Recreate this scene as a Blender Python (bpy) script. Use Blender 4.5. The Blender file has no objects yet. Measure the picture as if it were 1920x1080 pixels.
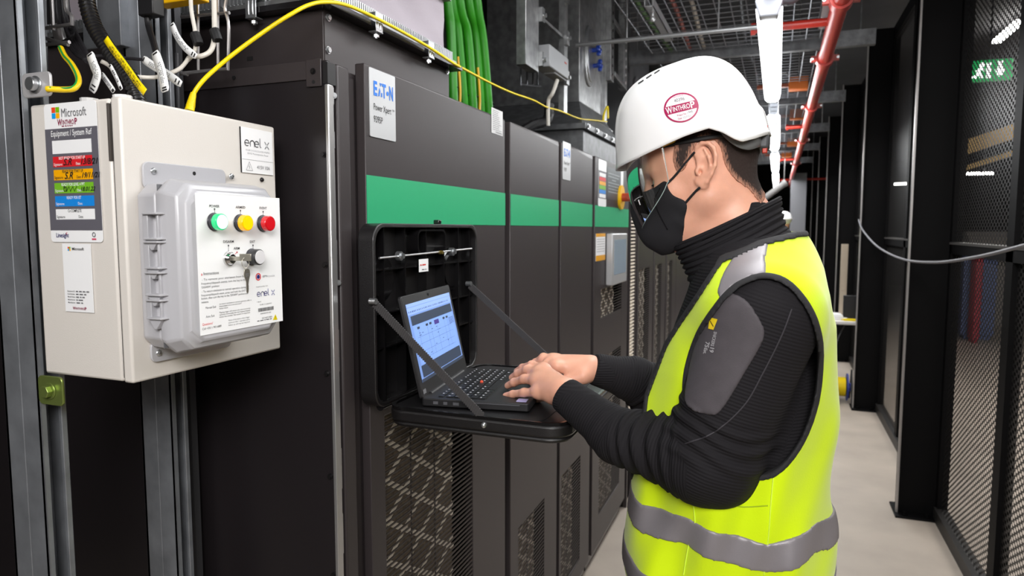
import bpy, math, random, numpy as np
from mathutils import Vector, Matrix
from mathutils.bvhtree import BVHTree
random.seed(7)
S = bpy.context.scene
C = S.collection
# ---------------------------------------------------------------- camera
CAMH = 1.60
YAW = math.radians(21.19); PITCH = math.radians(4.91); FPX = 1280.0
cam_d = bpy.data.cameras.new('camera'); cam = bpy.data.objects.new('camera', cam_d); C.objects.link(cam)
cam.location = (0, 0, CAMH); cam.rotation_euler = (math.pi/2 - PITCH, 0, YAW)
cam_d.sensor_width = 36; cam_d.lens = 36*FPX/1920; cam_d.clip_start = 0.05; cam_d.clip_end = 80
cam_d.dof.use_dof = True; cam_d.dof.focus_distance = 1.22; cam_d.dof.aperture_fstop = 6.3
S.camera = cam
# ---------------------------------------------------------------- world, exposure
w = bpy.data.worlds.new('world'); S.world = w; w.use_nodes = True
w.node_tree.nodes['Background'].inputs[0].default_value = (0.9, 0.95, 1.0, 1)
w.node_tree.nodes['Background'].inputs[1].default_value = 0.06
S.view_settings.view_transform = 'Standard'; S.view_settings.look = 'None'
S.view_settings.gamma = 1; S.view_settings.use_curve_mapping = False
S.view_settings.exposure = 0.35
# ---------------------------------------------------------------- large area lights
def area(name, loc, target, sx, sy, power, col=(1, 1, 1)):
    d = bpy.data.lights.new(name, 'AREA'); d.shape = 'RECTANGLE'; d.size = sx; d.size_y = sy; d.energy = power; d.color = col
    o = bpy.data.objects.new(name, d); C.objects.link(o); o.location = loc
    o.rotation_euler = (Vector(target) - Vector(loc)).to_track_quat('-Z', 'Y').to_euler()
    return o
area('flash_light', (0.35, -0.75, 2.35), (-0.45, 1.2, 1.35), 0.9, 0.6, 26, (1, .985, .97))
area('room_light', (0.3, -1.6, 2.7), (-0.1, 1.5, 0.9), 2.0, 1.2, 30, (1, .98, .96))
area('aisle_light', (-0.05, 2.0, 2.6), (-0.05, 2.2, 0), 0.5, 1.6, 22, (.98, 1, 1))
area('far_aisle_light', (-0.05, 8.5, 2.5), (-0.05, 8.5, 0), 0.4, 9, 150, (.98, 1, 1))
area('next_room_light', (2.6, 5.0, 3.0), (2.6, 5.0, 0), 1.5, 7, 150, (1, .97, .93))
# ---------------------------------------------------------------- picture ray -> point on a real plane
_F = (-math.sin(YAW)*math.cos(PITCH), math.cos(YAW)*math.cos(PITCH), -math.sin(PITCH))
_R = (math.cos(YAW), math.sin(YAW), 0.0)
_U = (-math.sin(YAW)*math.sin(PITCH), math.cos(YAW)*math.sin(PITCH), math.cos(PITCH))
def at(px, py, X=None, Y=None, Z=None):
    u = (px-960)/FPX; v = (540-py)/FPX
    d = [_F[i]+u*_R[i]+v*_U[i] for i in range(3)]
    t = X/d[0] if X is not None else Y/d[1] if Y is not None else (Z-CAMH)/d[2]
    return Vector((d[0]*t, d[1]*t, CAMH+d[2]*t))
# ---------------------------------------------------------------- materials
def lin(h):
    h = h.lstrip('#'); c = [int(h[i:i+2], 16)/255 for i in (0, 2, 4)]
    return tuple((x/12.92 if x <= .04045 else ((x+.055)/1.055)**2.4) for x in c)+(1,)
MATS = {}
def mat(name, col, rough=.5, metal=0., bump=0., bscale=200., var=0., vscale=8., spec=None, sss=0., emit=None, estr=0., coat=0., sheen=0., aniso=None, trans=0., alpha=1.):
    if name in MATS: return MATS[name]
    m = bpy.data.materials.new(name); m.use_nodes = True; nt = m.node_tree; b = nt.nodes['Principled BSDF']
    c = lin(col); b.inputs['Base Color'].default_value = c
    b.inputs['Roughness'].default_value = rough; b.inputs['Metallic'].default_value = metal
    if spec is not None: b.inputs['Specular IOR Level'].default_value = spec
    if coat: b.inputs['Coat Weight'].default_value = coat; b.inputs['Coat Roughness'].default_value = .1
    if sheen: b.inputs['Sheen Weight'].default_value = sheen
    if sss:
        b.inputs['Subsurface Weight'].default_value = sss; b.inputs['Subsurface Radius'].default_value = (1, .3, .15); b.inputs['Subsurface Scale'].default_value = .006
    if trans: b.inputs['Transmission Weight'].default_value = trans
    if emit: b.inputs['Emission Color'].default_value = lin(emit); b.inputs['Emission Strength'].default_value = estr
    tc = nt.nodes.new('ShaderNodeTexCoord')
    if var:
        n = nt.nodes.new('ShaderNodeTexNoise'); n.inputs['Scale'].default_value = vscale; n.inputs['Detail'].default_value = 6
        nt.links.new(tc.outputs['Object'], n.inputs['Vector'])
        mx = nt.nodes.new('ShaderNodeMix'); mx.data_type = 'RGBA'
        mx.inputs['A'].default_value = tuple(max(0, x*(1-var)) for x in c[:3])+(1,); mx.inputs['B'].default_value = tuple(min(1, x*(1+var)) for x in c[:3])+(1,)
        r = nt.nodes.new('ShaderNodeMapRange'); r.inputs[1].default_value = .3; r.inputs[2].default_value = .7
        nt.links.new(n.outputs['Fac'], r.inputs[0]); nt.links.new(r.outputs[0], mx.inputs['Factor']); nt.links.new(mx.outputs['Result'], b.inputs['Base Color'])
    if bump:
        n = nt.nodes.new('ShaderNodeTexNoise'); n.inputs['Scale'].default_value = bscale; n.inputs['Detail'].default_value = 3
        nt.links.new(tc.outputs['Object'], n.inputs['Vector'])
        bp = nt.nodes.new('ShaderNodeBump'); bp.inputs['Strength'].default_value = bump; bp.inputs['Distance'].default_value = .002
        nt.links.new(n.outputs['Fac'], bp.inputs['Height']); nt.links.new(bp.outputs['Normal'], b.inputs['Normal'])
    MATS[name] = m; return m
def ribbed(name, col, pitch, strength=.6, rough=.85, dist=.0015):
    m = mat(name, col, rough, sheen=.0, spec=.25); nt = m.node_tree; b = nt.nodes['Principled BSDF']
    a = nt.nodes.new('ShaderNodeAttribute'); a.attribute_name = 'rib'
    k = nt.nodes.new('ShaderNodeMath'); k.operation = 'MULTIPLY'; k.inputs[1].default_value = 2*math.pi/pitch
    s = nt.nodes.new('ShaderNodeMath'); s.operation = 'SINE'
    nt.links.new(a.outputs['Fac'], k.inputs[0]); nt.links.new(k.outputs[0], s.inputs[0])
    bp = nt.nodes.new('ShaderNodeBump'); bp.inputs['Strength'].default_value = strength; bp.inputs['Distance'].default_value = dist
    nt.links.new(s.outputs[0], bp.inputs['Height']); nt.links.new(bp.outputs['Normal'], b.inputs['Normal'])
    return m
def meshwork(name, col, py_, pz_, thr, rough=.45, metal=.6):
    """perforated sheet: opaque metal with rows of see-through holes"""
    m = mat(name, col, rough, metal); nt = m.node_tree; b = nt.nodes['Principled BSDF']
    tc = nt.nodes.new('ShaderNodeTexCoord'); sp = nt.nodes.new('ShaderNodeSeparateXYZ'); nt.links.new(tc.outputs['Object'], sp.inputs[0])
    outs = []
    for ax, p in ((1, py_), (2, pz_)):
        k = nt.nodes.new('ShaderNodeMath'); k.operation = 'MULTIPLY'; k.inputs[1].default_value = 2*math.pi/p
        s = nt.nodes.new('ShaderNodeMath'); s.operation = 'COSINE'
        nt.links.new(sp.outputs[ax], k.inputs[0]); nt.links.new(k.outputs[0], s.inputs[0]); outs.append(s)
    pr = nt.nodes.new('ShaderNodeMath'); pr.operation = 'MULTIPLY'
    nt.links.new(outs[0].outputs[0], pr.inputs[0]); nt.links.new(outs[1].outputs[0], pr.inputs[1])
    g = nt.nodes.new('ShaderNodeMath'); g.operation = 'LESS_THAN'; g.inputs[1].default_value = thr; nt.links.new(pr.outputs[0], g.inputs[0])
    nt.links.new(g.outputs[0], b.inputs['Alpha'])
    return m
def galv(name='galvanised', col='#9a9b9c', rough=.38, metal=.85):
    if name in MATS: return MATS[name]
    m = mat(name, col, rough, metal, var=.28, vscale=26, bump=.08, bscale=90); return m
BLK = mat('cabinet_black', '#393334', .42, .15, bump=.05, bscale=900)
BLKG = mat('gloss_black', '#1a181a', .22, .1, bump=.02, bscale=300)
DARK = mat('dark_void', '#0c0b0c', .8)
GRN = mat('stripe_green', '#2ca672', .38)
GALV = galv()
GALV_D = mat('strut_zinc', '#8a8d92', .42, .55, var=.22, vscale=18, bump=.12, bscale=60)
ZINC = mat('bright_zinc', '#c4c6c8', .28, .9)
CHROME = mat('chrome', '#d8d8d8', .12, 1.)
CREAM = mat('enclosure_cream', '#d9d3cc', .38, bump=.10, bscale=700)
LGREY = mat('plastic_grey', '#b3b2b6', .34, bump=.03, bscale=500, coat=.3)
WHITE = mat('label_white', '#f1f1f2', .4)
INK = mat('ink_black', '#1b1a1c', .6)
INKG = mat('ink_grey', '#6d6d70', .6)
SLATE = mat('label_slate', '#605e66', .45)
WPL = mat('white_plastic', '#e9e8e8', .4)
YEL = mat('cable_yellow', '#f0d500', .4)
BLKR = mat('black_rubber', '#161517', .5, bump=.05, bscale=400)
RED = mat('paint_red', '#a32418', .38)
# ---------------------------------------------------------------- mesh builder
def V3(p): return Vector((p[0], p[1], p[2]))
class MB:
    def __init__(s): s.v = []; s.f = []; s.m = []
    def add(s, vs, fs, mi=0):
        o = len(s.v); s.v += [tuple(p) for p in vs]; s.f += [tuple(i+o for i in f) for f in fs]; s.m += [mi]*len(fs); return s
    def box(s, x0, x1, y0, y1, z0, z1, mi=0):
        return s.add([(x, y, z) for x in (x0, x1) for y in (y0, y1) for z in (z0, z1)],
                     [(0, 1, 3, 2), (4, 6, 7, 5), (0, 4, 5, 1), (2, 3, 7, 6), (0, 2, 6, 4), (1, 5, 7, 3)], mi)
    def obox(s, c, a, b, d, mi=0):
        c, a, b, d = map(V3, (c, a, b, d))
        return s.add([c+i*a+j*b+k*d for i in (-1, 1) for j in (-1, 1) for k in (-1, 1)],
                     [(0, 1, 3, 2), (4, 6, 7, 5), (0, 4, 5, 1), (2, 3, 7, 6), (0, 2, 6, 4), (1, 5, 7, 3)], mi)
    def bar(s, p0, p1, w, h, up=(0, 0, 1), mi=0):
        p0, p1 = V3(p0), V3(p1); d = (p1-p0)/2; t = d.normalized(); a = t.cross(V3(up))
        if a.length < 1e-4: a = t.cross(Vector((1, 0, 0)))
        a.normalize(); b = a.cross(t)
        return s.obox((p0+p1)/2, d, a*w/2, b*h/2, mi)
    def cyl(s, p0, p1, r, n=16, r1=None, mi=0, cap=True):
        p0, p1 = V3(p0), V3(p1); t = (p1-p0).normalized(); r1 = r if r1 is None else r1
        a = t.cross(Vector((0, 0, 1)));
        if a.length < 1e-3: a = t.cross(Vector((1, 0, 0)))
        a.normalize(); b = t.cross(a)
        vs = []
        for p, q in ((p0, r), (p1, r1)):
            vs += [p+q*(math.cos(2*math.pi*i/n)*a+math.sin(2*math.pi*i/n)*b) for i in range(n)]
        fs = [(i, (i+1) % n, n+(i+1) % n, n+i) for i in range(n)]
        if cap: fs += [tuple(range(n))[::-1], tuple(range(n, 2*n))]
        return s.add(vs, fs, mi)
    def tube(s, pts, r, n=8, mi=0, sub=0, rib=0):
        pts = [V3(p) for p in pts]
        if sub: pts = spline(pts, sub)
        N = len(pts); a = None; vs = []
        for i, p in enumerate(pts):
            t = (pts[min(i+1, N-1)]-pts[max(i-1, 0)]).normalized()
            if a is None:
                a = t.cross(Vector((0, 0, 1)))
                if a.length < 1e-3: a = t.cross(Vector((1, 0, 0)))
            a = (a-t*a.dot(t)).normalized(); b = t.cross(a)
            rr = r[i] if isinstance(r, (list, tuple)) else r
            if rib and i % 2: rr += rib
            vs += [p+rr*(math.cos(2*math.pi*k/n)*a+math.sin(2*math.pi*k/n)*b) for k in range(n)]
        fs = [(i*n+k, i*n+(k+1) % n, (i+1)*n+(k+1) % n, (i+1)*n+k) for i in range(N-1) for k in range(n)]
        fs += [tuple(range(n))[::-1], tuple(range((N-1)*n, N*n))]
        return s.add(vs, fs, mi)
    def prism(s, poly, o, u, v, w, mi=0):
        o, u, v, w = map(V3, (o, u, v, w)); n = len(poly)
        vs = [o+u*a+v*b for a, b in poly]; vs += [p+w for p in vs]
        fs = [tuple(range(n))[::-1], tuple(range(n, 2*n))]+[(i, (i+1) % n, n+(i+1) % n, n+i) for i in range(n)]
        return s.add(vs, fs, mi)
    def ball(s, c, r, n=12, mi=0, sc=(1, 1, 1)):
        c = V3(c); vs = [c+Vector((0, 0, r*sc[2]))]; m = n//2
        for j in range(1, m):
            for i in range(n):
                th = math.pi*j/m; ph = 2*math.pi*i/n
                vs.append(c+Vector((r*sc[0]*math.sin(th)*math.cos(ph), r*sc[1]*math.sin(th)*math.sin(ph), r*sc[2]*math.cos(th))))
        vs.append(c-Vector((0, 0, r*sc[2]))); L = len(vs)-1
        fs = [(0, 1+i, 1+(i+1) % n) for i in range(n)]
        for j in range(m-2):
            fs += [(1+j*n+i, 1+(j+1)*n+i, 1+(j+1)*n+(i+1) % n, 1+j*n+(i+1) % n) for i in range(n)]
        fs += [(L, 1+(m-2)*n+(i+1) % n, 1+(m-2)*n+i) for i in range(n)]
        return s.add(vs, fs, mi)
    def bolt(s, p, d, r=.006, h=.004, mi=0):
        p, d = V3(p), V3(d).normalized()
        s.cyl(p, p+d*h*.35, r*1.35, 14, mi=mi); return s.cyl(p+d*h*.35, p+d*h, r, 6, mi=mi)
def spline(pts, sub):
    out = []; N = len(pts)
    for i in range(N-1):
        p0, p1, p2, p3 = pts[max(i-1, 0)], pts[i], pts[i+1], pts[min(i+2, N-1)]
        for k in range(sub):
            t = k/sub
            out.append(.5*((2*p1)+(p2-p0)*t+(2*p0-5*p1+4*p2-p3)*t*t+(3*p1-p0-3*p2+p3)*t**3))
    out.append(pts[-1]); return out
WL = {}
def wloc(o): return WL.get(o.name, Vector((0, 0, 0))) if o else Vector((0, 0, 0))
def mesh_obj(name, vs, fs, mats, parent, smooth=None, bevel=0, mi=None, origin=None):
    me = bpy.data.meshes.new(name)
    vs = np.asarray(vs, dtype=np.float64).reshape(-1, 3)
    base = np.array(wloc(parent) if parent else (origin if origin is not None else vs.mean(0)))
    if isinstance(fs, np.ndarray): fs = fs.tolist()
    me.from_pydata((vs-base).tolist(), [], fs)
    if not isinstance(mats, (list, tuple)): mats = [mats]
    for m in mats: me.materials.append(m)
    if mi is not None and len(mats) > 1: me.polygons.foreach_set('material_index', mi)
    me.update()
    if smooth is not None:
        me.shade_smooth()
        if smooth < 180: me.set_sharp_from_angle(angle=math.radians(smooth))
    o = bpy.data.objects.new(name, me); C.objects.link(o)
    if parent: o.parent = parent; WL[o.name] = Vector(base)
    else: o.location = base.tolist(); WL[o.name] = Vector(base.tolist())
    if bevel:
        b = o.modifiers.new('bevel', 'BEVEL'); b.width = bevel; b.segments = 2; b.limit_method = 'ANGLE'
        b.angle_limit = math.radians(40); b.harden_normals = False
    return o
def part(name, mb, mats, parent=None, smooth=35, bevel=0, label=None):
    o = mesh_obj(name, mb.v, mb.f, mats, parent, smooth, bevel, mb.m)
    if label: o['label'] = label
    return o
def tag(o, label, cat, group=None, kind=None):
    o['label'] = label; o['category'] = cat
    if group: o['group'] = group
    if kind: o['kind'] = kind
    return o
def thing(name, label, cat, loc, group=None):
    o = bpy.data.objects.new(name, None); o.empty_display_size = .05; C.objects.link(o); o.location = loc
    WL[o.name] = Vector(loc); return tag(o, label, cat, group)
def one(name, mb, mats, label, cat, group=None, smooth=35, bevel=0):
    return tag(part(name, mb, mats, None, smooth, bevel), label, cat, group)
def struct(name, mb, mats, smooth=35, bevel=0):
    o = part(name, mb, mats, None, smooth, bevel); o['kind'] = 'structure'; return o
# ---------------------------------------------------------------- lettering
_tc = {}
def glyphs(s, bold):
    k = (s, bold)
    if k not in _tc:
        cu = bpy.data.curves.new('t', 'FONT'); cu.body = s; cu.resolution_u = 3; cu.offset = bold
        ob = bpy.data.objects.new('t', cu); C.objects.link(ob)
        me = bpy.data.meshes.new_from_object(ob, preserve_all_data_layers=False, depsgraph=bpy.context.evaluated_depsgraph_get())
        vs = [v.co.copy() for v in me.vertices]; fs = [tuple(p.vertices) for p in me.polygons]
        bpy.data.objects.remove(ob); bpy.data.curves.remove(cu); bpy.data.meshes.remove(me)
        w = max([v.x for v in vs] or [0]); _tc[k] = (vs, fs, w)
    return _tc[k]
class Frame:
    """flat lettering frame: origin, right, up, outward normal"""
    def __init__(s, o, u, v): s.o = V3(o); s.u = V3(u).normalized(); s.v = V3(v).normalized(); s.n = s.u.cross(s.v)
    def p(s, x, y, l=0): return s.o+s.u*x+s.v*y+s.n*l
    def text(s, mb, t, x, y, size, mi=0, bold=0., align='L', width=None, lift=.0006, slant=0., jit=0):
        vs, fs, w = glyphs(t, bold)
        if not vs: return
        sx = size if width is None else width/max(w, 1e-6)
        ox = x-(w*sx/2 if align == 'C' else w*sx if align == 'R' else 0)
        mb.add([s.p(ox+a.x*sx+slant*a.y*size, y+a.y*size, lift) for a in vs], fs, mi)
    def rect(s, mb, x0, x1, y0, y1, mi=0, lift=.0003, th=0, rad=0):
        if rad:
            pl = []
            for cx, cy, a0 in ((x1-rad, y1-rad, 0), (x0+rad, y1-rad, 90), (x0+rad, y0+rad, 180), (x1-rad, y0+rad, 270)):
                pl += [(cx+rad*math.cos(math.radians(a0+k*18)), cy+rad*math.sin(math.radians(a0+k*18))) for k in range(6)]
        else: pl = [(x0, y0), (x1, y0), (x1, y1), (x0, y1)]
        if th: mb.prism(pl, s.o+s.n*lift, s.u, s.v, s.n*th, mi)
        else: mb.add([s.p(a, b, lift) for a, b in pl], [tuple(range(len(pl)))], mi)
    def line(s, mb, pts, w, mi=0, lift=.0006):
        for (a, b), (c, d) in zip(pts, pts[1:]):
            q = Vector((c-a, d-b, 0)); L = q.length
            if L < 1e-7: continue
            n = Vector((-q.y, q.x, 0))/L*w/2; e = q/L*w*.3
            mb.add([s.p(a-e.x+n.x, b-e.y+n.y, lift), s.p(a-e.x-n.x, b-e.y-n.y, lift), s.p(c+e.x-n.x, d+e.y-n.y, lift), s.p(c+e.x+n.x, d+e.y+n.y, lift)], [(0, 1, 2, 3)], mi)
    def disc(s, mb, x, y, r, mi=0, lift=.0006, n=28, r0=0, sy=1):
        o = [s.p(x+r*math.cos(2*math.pi*k/n), y+sy*r*math.sin(2*math.pi*k/n), lift) for k in range(n)]
        if r0:
            i = [s.p(x+r0*math.cos(2*math.pi*k/n), y+sy*r0*math.sin(2*math.pi*k/n), lift) for k in range(n)]
            mb.add(o+i, [(k, (k+1) % n, n+(k+1) % n, n+k) for k in range(n)], mi)
        else: mb.add(o, [tuple(range(n))], mi)
def greek(fr, mb, x0, x1, y, h, mi, rng=random, lift=.0006):
    """a line of print too small to read"""
    x = x0
    while x < x1-h:
        w = min(rng.uniform(1.2, 4.5)*h, x1-x); fr.rect(mb, x, x+w*.86, y, y+h*.62, mi, lift); x += w+h*.45
# ================================================================ THE SETTING
CONC = mat('concrete_floor', '#a89c90', .55, var=.10, vscale=3.5, bump=.05, bscale=120)
struct('floor', MB().box(-3, 9, -3, 22, -.05, 0), CONC)
CEIL = mat('ceiling_dark', '#2c2b2d', .8, var=.3, vscale=3)
struct('ceiling', MB().box(-3, 9, -3, 22, 3.5, 3.55), CEIL)
WALLD = mat('wall_dark', '#161517', .7)
struct('wall_left', MB().box(-3.05, -3, -3, 22, 0, 3.5), WALLD)
struct('wall_right', MB().box(9, 9.05, -3, 22, 0, 3.5), mat('wall_brown', '#4a443f', .8, var=.3, vscale=2))
struct('wall_back', MB().box(-3, 9, -3.05, -3, 0, 3.5), mat('wall_grey', '#8d8b8a', .8))
struct('wall_end', MB().box(-3, 9, 22, 22.05, 0, 3.5), WALLD)
# grey column wall at the end of the aisle
p0 = at(1484, 330, Y=13); p1 = at(1513, 330, Y=13)
struct('wall_partition', MB().box(p0.x, p1.x, 13, 13.3, 0, p0.z+.05), mat('partition_grey', '#77777c', .6))
# ---------------------------------------------------------------- right: columns and mesh cage
RX = .864
MESH = meshwork('perforated_black', '#2a2827', .046, .030, .10, .45, .3)
POST = mat('cage_black', '#070607', .6, 0., spec=.12)
POSTE = mat('cage_edge', '#a8a4a2', .35, .7)
cols = [4.262, 6.68, 9.1, 11.52, 13.94, 16.4]
near_words = ['nearest', 'second', 'third', 'fourth', 'fifth', 'farthest']
for i, y in enumerate(cols):
    t = thing('steel_column', 'black steel cage column with bolted foot plate, %s along the right side of the aisle' % near_words[i], 'column', (.77, y+.05, 0), 'cage columns on the right')
    b = MB(); b.box(.68, .69, y, y+.10, .012, 3.3); b.box(.69, .865, y+.045, y+.055, .012, 3.3); b.box(.865, .875, y, y+.10, .012, 3.3)
    b.box(.69, .865, y+.02, y+.03, .012, 3.3)
    part('column_body', b, POST, t)
    part('edge_trim', MB().box(.669, .679, y-.006, y+.012, .012, 3.3), POSTE, t, label='bare silver edge strip')
    b = MB().box(.66, .885, y-.06, y+.16, 0, .012); part('foot_plate', b, POST, t, bevel=.002)
    for fx, fy in ((.71, y-.03), (.82, y-.03)):
        part('anchor_bolt', MB().bolt((fx, fy, .012), (0, 0, 1), .012, .02), POST, t)
bays = [(1.94, 4.262)]+[(a+.1, b) for a, b in zip(cols, cols[1:])]
for i, (a, b_) in enumerate(bays):
    mid = a+(b_-a)*.565
    t = thing('mesh_cage_panel', 'black perforated mesh cage panel, %s bay along the right side of the aisle' % near_words[min(i, 5)], 'cage panel', (RX, (a+b_)/2, 0), 'mesh cage panels on the right')
    fr = MB(); zr = 1.52
    for y0, y1 in ((a, a+.03), (mid-.045, mid+.045), (b_-.03, b_)): fr.box(RX, RX+.05, y0, y1, 0, 3.3)
    fr.box(RX, RX+.05, a, b_, zr-.05, zr+.0); fr.box(RX, RX+.05, a, b_, 3.2, 3.3)
    part('frame', fr, POST, t)
    part('bottom_rail', MB().box(RX-.012, RX+.05, a, b_, 0, .07), mat('rail_dark', '#2b2928', .5, .3), t)
    part('middle_rail', MB().box(RX-.004, RX+.054, a, b_, zr, zr+.012), mat('rail_grey', '#6d6a68', .4, .6), t)
    for y0, y1 in ((a+.03, mid-.045), (mid+.045, b_-.03)):
        for z0, z1 in ((.07, zr-.05), (zr+.012, 3.2)):
            mb = MB().add([(RX+.02, y0, z0), (RX+.02, y1, z0), (RX+.02, y1, z1), (RX+.02, y0, z1)], [(0, 1, 2, 3)])
            part('mesh_sheet', mb, MESH, t)
# nearest bay is at the frame's right edge: one more sheet post seen there
# ---------------------------------------------------------------- beyond the mesh
EM = mat('tube_light', '#ffffff', .4, emit='#fffdf8', estr=14)
def strip(name, p, q, w, label, m=EM, group='lights in the next room'):
    t = thing(name, label, 'light', (p+q)/2, group); part('tube', MB().bar(p, q, w, w*.5), m, t, bevel=w*.1)
    for f in (.2, .8): r_ = p.lerp(q, f); part('hanger_rod', MB().cyl(r_+Vector((0, 0, w*.2)), (r_.x, r_.y, 3.5), .004, 6), mat('rod_dark', '#2c2b2d', .5), t)
strip('strip_light', at(1868, 78, X=1.9), at(1912, 40, X=1.9), .07, 'slanting bright strip light seen through the mesh above the green exit sign')
strip('strip_light', at(1786, 152, X=1.6), at(1812, 130, X=1.6), .05, 'short bright strip light seen through the mesh just left of the green exit sign')
strip('strip_light', at(1781, 326, Y=9.), at(1862, 325, Y=9.), .05, 'level strip light seen through the mesh well below the green exit sign')
strip('strip_light', at(1658, 346, Y=9.3), at(1706, 344, Y=9.3), .05, 'short level strip light seen through the farther mesh bay')
a, b = at(1815, 115, Y=6.), at(1898, 148, Y=6.)
t = thing('exit_sign', 'green illuminated exit sign with white running figure and down arrow behind the mesh', 'sign', ((a.x+b.x)/2, 6, b.z))
part('sign_box', MB().box(a.x, b.x, 6.0, 6.05, b.z, a.z), mat('exit_green', '#059a50', .4, emit='#05a052', estr=.55), t, bevel=.004)
W_ = b.x-a.x; H_ = a.z-b.z; fr = Frame((a.x, 6.0, b.z), (1, 0, 0), (0, 0, 1)); m = MB()
fr.line(m, [(W_*.72, H_*.85), (W_*.72, H_*.3)], .03, lift=.002); m.add([fr.p(W_*.60, H_*.5, .002), fr.p(W_*.72, H_*.12, .002), fr.p(W_*.84, H_*.5, .002)], [(0, 1, 2)])
fr.disc(m, W_*.32, H_*.78, .016, lift=.002); fr.line(m, [(W_*.31, H_*.68), (W_*.26, H_*.4), (W_*.32, H_*.15)], .02, lift=.002)
fr.line(m, [(W_*.26, H_*.4), (W_*.18, H_*.2), (W_*.10, H_*.22)], .018, lift=.002); fr.line(m, [(W_*.38, H_*.5), (W_*.31, H_*.62), (W_*.2, H_*.5)], .014, lift=.002)
fr.rect(m, W_*.42, W_*.52, H_*.12, H_*.85, lift=.0015)
part('hanger_rod', MB().cyl(((a.x+b.x)/2, 6.02, a.z), ((a.x+b.x)/2, 6.02, 3.5), .006, 6), mat('rod_dark', '#2c2b2d', .5), t)
part('sign_symbols', m, mat('exit_white', '#ffffff', .4, emit='#ffffff', estr=1.2), t, label='white running figure and arrow')
for (pa, pb_, Yq, yt, nm, col, lab) in ((1768, 1802, 11.4, 478, 'equipment_rack', '#d0361e', 'red machine far across the next room seen through the nearest mesh bay'), (1808, 1872, 11.6, 486, 'equipment_rack', '#5c6c98', 'blue grey machine right of the red machine in the next room'), (1832, 1845, 11.2, 484, 'equipment_post', '#a02c3c', 'narrow dark red post between the red and the blue machine')):
    q0 = at(pa, yt, Y=Yq); q1 = at(pb_, yt, Y=Yq); w_ = q1.x-q0.x
    one(nm, MB().box(q0.x, q1.x, Yq, Yq+.3, .06, q0.z).box(q0.x-w_*.04, q1.x+w_*.04, Yq-.02, Yq+.32, q0.z, q0.z+.05).box(q0.x+w_*.1, q1.x-w_*.1, Yq+.02, Yq+.28, 0, .06).box(q0.x+w_*.15, q1.x-w_*.15, Yq-.015, Yq, q0.z*.5, q0.z*.9), mat('rack_'+col[1:], col, .5), lab, 'post' if 'post' in nm else 'machine', bevel=.006)
a = at(1785, 285, Y=7); b = at(1900, 245, Y=7)
one('overhead_beam', MB().bar(a, b+Vector((.6, 0, .2)), .1, .12).bar(a+Vector((0, 0, -.18)), b+Vector((.6, 0, .02)), .04, .04), mat('beam_tan', '#8a6f3c', .6), 'tan overhead beam in the next room seen below the exit sign', 'beam')
one('equipment_cabinet', MB().box(3.0, 6.6, 13.5, 14.2, 0, 1.5).box(2.95, 6.65, 13.45, 14.25, 1.5, 1.56), mat('cab_pale', '#9a948e', .6), 'pale low cabinets far across the next room', 'cabinet')
# ---------------------------------------------------------------- aisle lights
LX = -.052; LZ = 2.35
BODY = mat('luminaire_body', '#e9edf2', .4, emit='#dfe8f2', estr=.05)
TUBE = mat('luminaire_diffuser', '#ffffff', .4, emit='#fbfdff', estr=9)
lw = ['behind the camera', 'above the worker', 'nearest in view', 'second in view', 'third in view', 'fourth in view', 'fifth in view', 'sixth in view']
for i in range(7):
    y0 = 2.64+2.6*(i-2); y1 = y0+1.6
    t = thing('batten_light', 'white linear batten light hung over the aisle, the one %s' % lw[i], 'ceiling light', (LX, (y0+y1)/2, LZ), 'batten lights over the aisle')
    pl = [(-.045, .03), (-.038, -.012), (-.02, -.028), (.02, -.028), (.038, -.012), (.045, .03)]
    part('diffuser', MB().prism(pl, (LX, y0, LZ), (1, 0, 0), (0, 0, 1), (0, y1-y0, 0)), TUBE, t, bevel=.003)
    part('housing', MB().box(LX-.036, LX+.036, y0, y1, LZ+.03, LZ+.06), BODY, t, bevel=.004)
    for e, s in ((y0, -1), (y1, 1)):
        part('end_cap', MB().prism([(-.046, .04), (-.03, -.02), (.03, -.02), (.046, .04)], (LX, e, LZ), (1, 0, 0), (0, 0, 1), (0, s*.07, 0)), mat('cap_clear', '#c9ccd8', .2), t, bevel=.006)
b = MB(); b.box(LX-.03, LX-.026, -2.6, 17, LZ+.075, LZ+.11); b.box(LX+.026, LX+.03, -2.6, 17, LZ+.075, LZ+.11); b.box(LX-.03, LX+.03, -2.6, 17, LZ+.11, LZ+.114)
t = thing('lighting_trunking', 'long perforated white steel channel carrying the batten lights', 'channel', (LX, 7, LZ+.08))
part('channel_body', b, mat('trunk_white', '#a4a6aa', .4, .6), t)
hm = MB()
for k in range(26):
    y = 2.0+k*.028; hm.box(LX-.012, LX+.012, y, y+.010, LZ+.0745, LZ+.0755)
for k in range(90):
    y = .2+k*.18; hm.box(LX-.02, LX+.02, y, y+.012, LZ+.108, LZ+.1095)
part('slots', hm, DARK, t, label='dark slots')
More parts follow.
